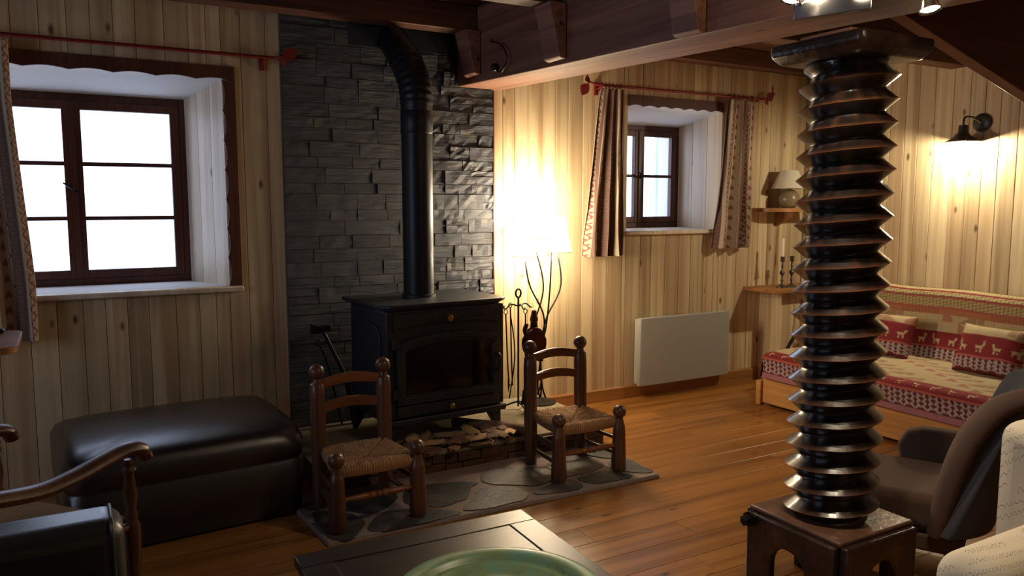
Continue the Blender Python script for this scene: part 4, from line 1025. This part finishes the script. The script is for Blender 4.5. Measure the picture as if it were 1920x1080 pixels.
obj('cord_switch', bx(lx+.048, lx+.066, ly-.17, ly-.155, 1.09, 1.17), M['cord'], tl, bevel=.004)
ls = thing('corner_shelf', 'wooden shelf on a boxed post in the corner behind the day bed', 'shelf', (4.85, 4.25, 0))
obj('shelf_board', halfshelf(4.60, XR-.002, .33, .725, .752, .05), M['shelf'], ls, bevel=.005)
obj('post', bx(4.78, 5.0, 4.2, YB-.002, 0, .724), M['pine'], ls, bevel=.003)
obj('side_panel', bx(5.003, XR-.002, 4.28, YB-.018, 0, .724), M['shelf'], ls)
for k, (x_, y_, cnd) in enumerate(((4.80, 4.22, True), (4.905, 4.22, False))):
    c_ = thing('candlestick', ('pewter candlestick with a white candle on the corner shelf', 'pewter candlestick without candle on the corner shelf')[k], 'candlestick', (x_, y_, .753), 0, 'candlesticks on the corner shelf')
    z_ = .753
    obj('stem', lathe(B(), [(.042, 0), (.04, .008), (.018, .018), (.007, .03), (.007, .05), (.013, .058), (.007, .066), (.007, .09), (.013, .1), (.022, .115), (.013, .13), (.007, .138), (.007, .165), (.011, .172), (.007, .18), (.007, .2)], (x_, y_, z_), 20), M['pewter'], c_, smooth=True)
    obj('cup', lathe(B(), [(.01, .2), (.024, .206), (.014, .212), (.017, .235), (.02, .24), (.013, .24)], (x_, y_, z_), 20), M['pewter'], c_, smooth=True)
    if cnd: tag(obj('candle', lathe(B(), [(.0105, .2405), (.0095, .37), (.002, .38)], (x_, y_, z_), 14), M['candle'], smooth=True), 'tall white candle standing in the left candlestick', 'candle')

# ------------------------------------------------------------------ wall lamp on the right wall
wlx, wly, wlz = 5.12, 3.06, 1.80
wt = thing('wall_lamp', 'pewter wall lamp with bell shade lit on the right wall', 'wall lamp', (XR, 3.01, 1.92))
obj('wall_plate', lathe(B(), [(.06, 0), (.06, .012), (.045, .022), (.02, .026)], (XR-.001, 3.01, 1.925), 28, Matrix.Rotation(R(-90), 3, 'Y')), M['pewter'], wt, smooth=True)
obj('arm', tube(B(), smoothpath([(XR-.02, 3.01, 1.925), (XR-.07, 3.03, 1.955), (wlx+.02, wly-.0, 1.96), (wlx, wly, 1.935), (wlx, wly, 1.89)]), .007, 10), M['pewter'], wt, smooth=True)
sh = obj('bell_shade', shell(B(), [(.012, wlz+.11), (.028, wlz+.105), (.03, wlz+.06), (.045, wlz+.04), (.075, wlz+.018), (.112, wlz), (.110, wlz-.002), (.073, wlz+.014), (.043, wlz+.036), (.027, wlz+.056), (.012, wlz+.1)], (wlx, wly, 0), 32), M['pewter'], wt, smooth=True)
bm = B(); ball(bm, (wlx, wly, wlz+.018), .026, 14); obj('bulb', bm, M['bulb'], sh, smooth=True)
lamp('wall_bulb', (wlx, wly, wlz-.014), 110, (1, .88, .62), .03)

# ------------------------------------------------------------------ day bed / sofa with woven reindeer cover
RD = lin((142, 34, 40)); DK = lin((112, 36, 42)); LF = lin((186, 176, 176)); BG = lin((204, 182, 140)); TP = lin((176, 140, 108)); PK = lin((170, 110, 120))
def ell(u, v, a, b, r_, s_, an=0):
    du, dv_ = u-a, v-b; c_, n_ = cos(an), sin(an); p, q = du*c_+dv_*n_, -du*n_+dv_*c_
    return (p/r_)**2+(q/s_)**2 < 1
def leaf(u, v, w=.072, h=.1):
    """u metres along, v metres up in a band of height h"""
    hit = False
    for off, sg in ((0, 1), (w/2, -1)):
        cu = (u+off) % w-w/2; k = v/h
        for vc_, an in ((.2, .9), (.2, -.9), (.5, .7), (.5, -.7), (.8, .8), (.8, -.8)):
            if ell(cu, v, sg*.0+math.copysign(.0145, an), vc_*h+(.05*h if sg > 0 else -.05*h), .0155, .006, math.pi/2-an): hit = True
    return LF if hit else DK
def deer(u, v, h=.09, per=.105, flip=False):
    cell = math.floor(u/per); a = (u/per-cell)-.5; b = v/h
    if cell % 2 == 0: a = -a
    a *= per/h
    var = cell % 3
    hit = ell(a, b, 0, .5, .3, .13) or ell(a, b, .28, .68, .09, .17, -.4) or ell(a, b, .36, .84, .12, .06, -.2) or ell(a, b, -.3, .58, .06, .05)
    for lx_ in (-.22, -.13, .14, .23):
        hit = hit or (abs(a-lx_-(b-.25)*.12*(1 if lx_ > 0 else -1)) < .028 and .1 < b < .5)
    if var != 1: hit = hit or ell(a, b, .24, .95, .12, .03, .7) or ell(a, b, .36, 1.0, .03, .09)
    return BG if hit else RD
def patch(u, v):
    cu = math.floor(u/.11); cv = math.floor(v/.07); a = u/.11-cu; b = v/.07-cv; h_ = (cu*7+cv*13) % 5
    if h_ == 0 and a+b < 1: return TP
    if h_ == 2 and a > b and a > .4: return lin((184, 128, 104))
    if h_ == 3 and .55 < a < .95 and .2 < b: return TP
    return BG if (a > .03 and b > .04) else lin((186, 164, 124))
def strip(u, v, lay):
    """lay: list of (height, kind); v from 0"""
    for h_, k in lay:
        if v < h_:
            if k == 'leaf': return leaf(u, v, h=h_)
            if k == 'deer': return deer(u, v-.004, h=h_-.012)
            if k == 'patch': return patch(u, v)
            if k == 'pink': return PK
            if k == 'red': return RD
            if k == 'line': return lin((188, 96, 84))
            if k == 'lace': return lin((206, 184, 130)) if (sin(u*260)+sin(v*300+u*90)) > -.1 else lin((150, 132, 92))
            if k == 'rust': return lin((186, 122, 84)) if (u*60) % 1 > .15 else lin((150, 84, 60))
            if k == 'cream': return BG
        v -= h_
    return lay[-1][1] == 'red' and RD or BG
db = thing('day_bed', 'pine day bed sofa with red and cream reindeer cover along the right wall', 'sofa', (4.65, 2.6, 0))
y0, y1 = 1.45, 3.80
obj('front_board', bx(4.17, 4.20, y0, y1+.0, .02, .205), M['sofawood'], db, bevel=.004)
obj('end_post', bx(4.15, 4.20, y1+.001, y1+.045, .0, .175), M['sofawood'], db, bevel=.006)
obj('end_board', bx(4.202, 5.12, y1+.002, y1+.03, .02, .2), M['sofawood'], db, bevel=.004)
obj('slat_base', bx(4.21, 5.12, y0, y1-.002, .1, .2), M['sofawood'], db)
for y_ in (y0+.05, y1-.1):
    for x_ in (4.25, 5.08): obj('leg', bx(x_-.03, x_+.03, y_-.03, y_+.03, 0, .1), M['sofawood'], db)
# mattress: cover swept along y
prof = []  # (x,z) from bottom front up over the top to the back
for k in range(8): prof.append((4.145+.01*sin(pi*k/8), .205+.13*k/8))
for k in range(9): t = pi/2*k/8; prof.append((4.145+.035*(1-cos(t)), .335+.04*sin(t)))
x_ = 4.18
while x_ < 4.95: prof.append((x_+.006, .375+.012*sin((x_-4.18)/.77*pi))); x_ += .006
def resample(p, st):
    out = [p[0]]; acc = 0
    L = [0]
    for a, b in zip(p, p[1:]): L.append(L[-1]+math.dist(a, b))
    n_ = int(L[-1]/st); k = 0; res = []
    for i in range(n_+1):
        s_ = L[-1]*i/n_
        while k < len(p)-2 and L[k+1] < s_: k += 1
        t = (s_-L[k])/max(1e-9, L[k+1]-L[k]); res.append((p[k][0]+(p[k+1][0]-p[k][0])*t, p[k][1]+(p[k+1][1]-p[k][1])*t))
    return res, L[-1]
rs, Lp = resample(prof, .0045); n1_ = len(rs)-1; n2_ = int((y1-y0)/.0055)
lay = [(.035, 'pink'), (.1, 'leaf'), (.01, 'line'), (.012, 'red'), (.07, 'deer'), (.012, 'red'), (.012, 'line'), (2, 'patch')]
def f(i, j):
    y_ = y0+(y1-y0)*j/n2_; e = max(0, 1-(y1-y_)/.03); x_, z_ = rs[i]
    return (x_+.012*e*(1 if i < n1_*.3 else 0)+.004*mn.noise(Vector((y_*3, z_*8, 0))), y_, z_-(.015*e*e if z_ > .3 else 0)+.006*mn.noise(Vector((x_*5, y_*4, 2))))
bm = B(); V = grid(bm, f, n1_, n2_, lambda i, j: strip(y0+(y1-y0)*j/n2_, Lp*i/n1_, lay))
lay_ = bm.verts.layers.float_color['pattern']; nv_ = []
for i in range(n1_+1):
    v = bm.verts.new((rs[i][0], y1, .205)); v[lay_] = V[i][n2_][lay_]; nv_.append(v)
for i in range(n1_): 
    if V[i][n2_].co.z > .21 or V[i+1][n2_].co.z > .21: bm.faces.new((V[i][n2_], V[i+1][n2_], nv_[i+1], nv_[i]))
obj('mattress_cover', bm, M['cloth'], db, smooth=True, angle=60)
# back cushion
pb = [(4.93, .36), (4.95, .45), (4.985, .6), (5.0, .72), (5.0, .79)]+[(5.0+.05*(1-cos(t)), .79+.045*sin(t)) for t in [pi*k/16 for k in range(1, 9)]]+[(5.12, .83), (5.17, .80)]
rs2, Lb2 = resample(pb, .0045); m1 = len(rs2)-1
lay2 = [(.02, 'patch'), (.075, 'leaf'), (.012, 'line'), (.085, 'deer'), (.012, 'red'), (.115, 'patch'), (.035, 'rust'), (.012, 'line'), (.06, 'lace'), (.012, 'line'), (.03, 'lace'), (.012, 'red'), (2, 'lace')]
def g(i, j):
    y_ = y0+(y1-y0)*j/n2_; x_, z_ = rs2[i]
    return (x_-.01*abs(sin(y_*pi/.8))*(1 if z_ < .8 else .2), y_, z_+.004*sin(y_*9))
bm = B(); V = grid(bm, g, m1, n2_, lambda i, j: strip(y0+(y1-y0)*j/n2_+.04, Lb2*i/m1, lay2))
lay_ = bm.verts.layers.float_color['pattern']
for j in (0, n2_):
    q = []
    for i in range(m1+1): q.append(V[i][j])
    c_ = bm.verts.new((5.17, V[0][j].co.y, .36)); c_[lay_] = (*BG, 1)
    bm.faces.new(q+[c_])
obj('back_cushion', bm, M['cloth'], db, smooth=True, angle=60)
obj('arm_hoop', tube(B(), smoothpath([(4.45, 3.87, .2), (4.50, 3.88, .36), (4.62, 3.88, .47), (4.80, 3.88, .50), (4.98, 3.88, .47), (5.1, 3.88, .3)], 8), .013, 10), M['iron'], db, smooth=True)
def pillow(label, c, w, h_, lean, rz, u0):
    t = thing('scatter_cushion', label, 'cushion', c, rz, 'reindeer cushions on the day bed')
    n_ = 70; lay3 = [(.012, 'red'), (.075, 'leaf'), (.012, 'line'), (.012, 'red'), (.085, 'deer'), (.03, 'red'), (2, 'patch')]
    bm = B(); L_ = bm.verts.layers.float_color.new('pattern')
    for s in (-1, 1):
        VV = []
        for i in range(n_+1):
            r__ = []
            for j in range(n_+1):
                a = 2*i/n_-1; b = 2*j/n_-1
                th_ = .065*(max(0, (1-a**4)*(1-b**4)))**.55
                k_ = 1-.05*(1-b*b)*abs(a)**3; m_ = 1-.05*(1-a*a)*abs(b)**3
                p = Vector((s*th_, a*w/2*k_*(1), (b*m_)*h_/2+h_/2+.006*mn.noise(Vector((a*2, b*2, u0)))))
                p = Matrix.Rotation(lean, 3, 'Y') @ p
                v = bm.verts.new(p); v[L_] = (*strip(u0-a*w/2, (b+1)/2*h_, lay3), 1); r__.append(v)
            VV.append(r__)
        for i in range(n_):
            for j in range(n_): bm.faces.new((VV[i][j], VV[i+1][j], VV[i+1][j+1], VV[i][j+1]))
    bmesh.ops.remove_doubles(bm, verts=bm.verts, dist=.0008)
    obj('cover', bm, M['cloth'], t, local=True, smooth=True, angle=70)
pillow('reindeer cushion nearest the column, leaning on the day bed back', (4.74, 3.30, .385), .36, .29, R(22), R(4), .03)
pillow('reindeer cushion at the right edge, leaning on the day bed back', (4.70, 2.60, .385), .40, .30, R(22), R(-3), .40)

# ------------------------------------------------------------------ brown armchair behind the column
bc = thing('armchair', 'brown and grey upholstered armchair turned away behind the screw column', 'armchair', (2.85, 1.87, 0), math.atan2(.89, -.45))
# local x = facing direction, local y = to the chair's left (towards camera-left/near side)
seat = bx(-.23, .22, -.235, .235, .19, .335); obj('seat_cushion', seat, M['brownfab'], bc, local=True, bevel=.035, seg=4)
obj('seat_frame', bx(-.24, .2, -.23, .23, .12, .188), M['brownfab'], bc, local=True, bevel=.012)
def slab(bm, pts, y0_, y1_): return prism(bm, pts, 1, y0_, y1_)
# curved shell back
bm = B(); n_ = 24; rows2 = []
for j in range(13):
    v = j/12; z_ = .2+.56*v
    o_, i_ = [], []
    for k in range(n_+1):
        u = -1+2*k/n_; top = 1 if abs(u) < .75 else 1-.25*((abs(u)-.75)/.25)**2
        zz = .2+(z_-.2)*top
        xb = -.25-.16*v+.13*abs(u)**3.0; yb_ = u*(.27-.02*v)
        i_.append((xb, yb_, zz)); o_.append((xb-.075, yb_*1.06, zz))
    rows2.append((i_, o_))
I = [[bm.verts.new(p) for p in r_[0]] for r_ in rows2]; O = [[bm.verts.new(p) for p in r_[1]] for r_ in rows2]
for A in (I, O):
    for a, b in zip(A, A[1:]):
        for k in range(n_): bm.faces.new((a[k], a[k+1], b[k+1], b[k]))
for k in range(n_):
    bm.faces.new((I[0][k], I[0][k+1], O[0][k+1], O[0][k])); bm.faces.new((I[-1][k], I[-1][k+1], O[-1][k+1], O[-1][k]))
for a, b, c_, d in zip(I, I[1:], O, O[1:]):
    for k in (0, n_): bm.faces.new((a[k], b[k], d[k], c_[k]))
obj('backrest', bm, M['greyfab'], bc, local=True, bevel=.022, seg=3)
# low rounded arm pads
for s in (-1, 1):
    if s < 0:
        pts = [(-.27, .2), (.02, .2), (.05, .38), (.02, .44), (-.04, .46), (-.28, .46)]
        obj('arm', slab(B(), pts, s*.238, s*.31), M['brownfab'], bc, local=True, bevel=.03, seg=4)
    else:
        pp = smoothpath([(-.15, .25, .2), (-.17, .262, .32), (-.2, .275, .46), (-.24, .28, .58), (-.3, .272, .68), (-.37, .25, .73), (-.47, .2, .75)], 6)
        obj('wing_roll', tube(B(), pp, [.03+.012*sin(pi*k/(len(pp)-1)) for k in range(len(pp))], 14), M['brownfab'], bc, local=True, smooth=True)
for x_ in (-.2, .16):
    for s in (-1, 1): obj('leg', lathe(B(), [(.014, 0), (.02, .05), (.024, .12)], (x_, s*.2, 0), 12), M['blackwood'], bc, local=True, smooth=True)

# ------------------------------------------------------------------ cream armchair with printed handwriting
cc = thing('armchair', 'cream armchair printed with handwriting in the bottom right corner', 'armchair', (1.95, .6, 0))
obj('arm', bx(1.69, 2.13, .86, 1.04, .08, .612), M['script'], cc, bevel=.07, seg=8)
obj('arm', bx(1.69, 2.13, .12, .30, .08, .612), M['script'], cc, bevel=.07, seg=8)
obj('backrest', bx(2.105, 2.28, .14, 1.125, .1, .835), M['script'], cc, bevel=.05, seg=6)
obj('seat_cushion', bx(1.66, 2.10, .305, .855, .26, .42), M['script'], cc, bevel=.04, seg=4)
obj('seat_base', bx(1.68, 2.10, .31, .85, .08, .258), M['script'], cc, bevel=.01)
for x_ in (1.75, 2.2):
    for y_ in (.2, 1.0): obj('leg', lathe(B(), [(.014, 0), (.022, .08)], (x_, y_, 0), 12), M['blackwood'], cc, smooth=True)
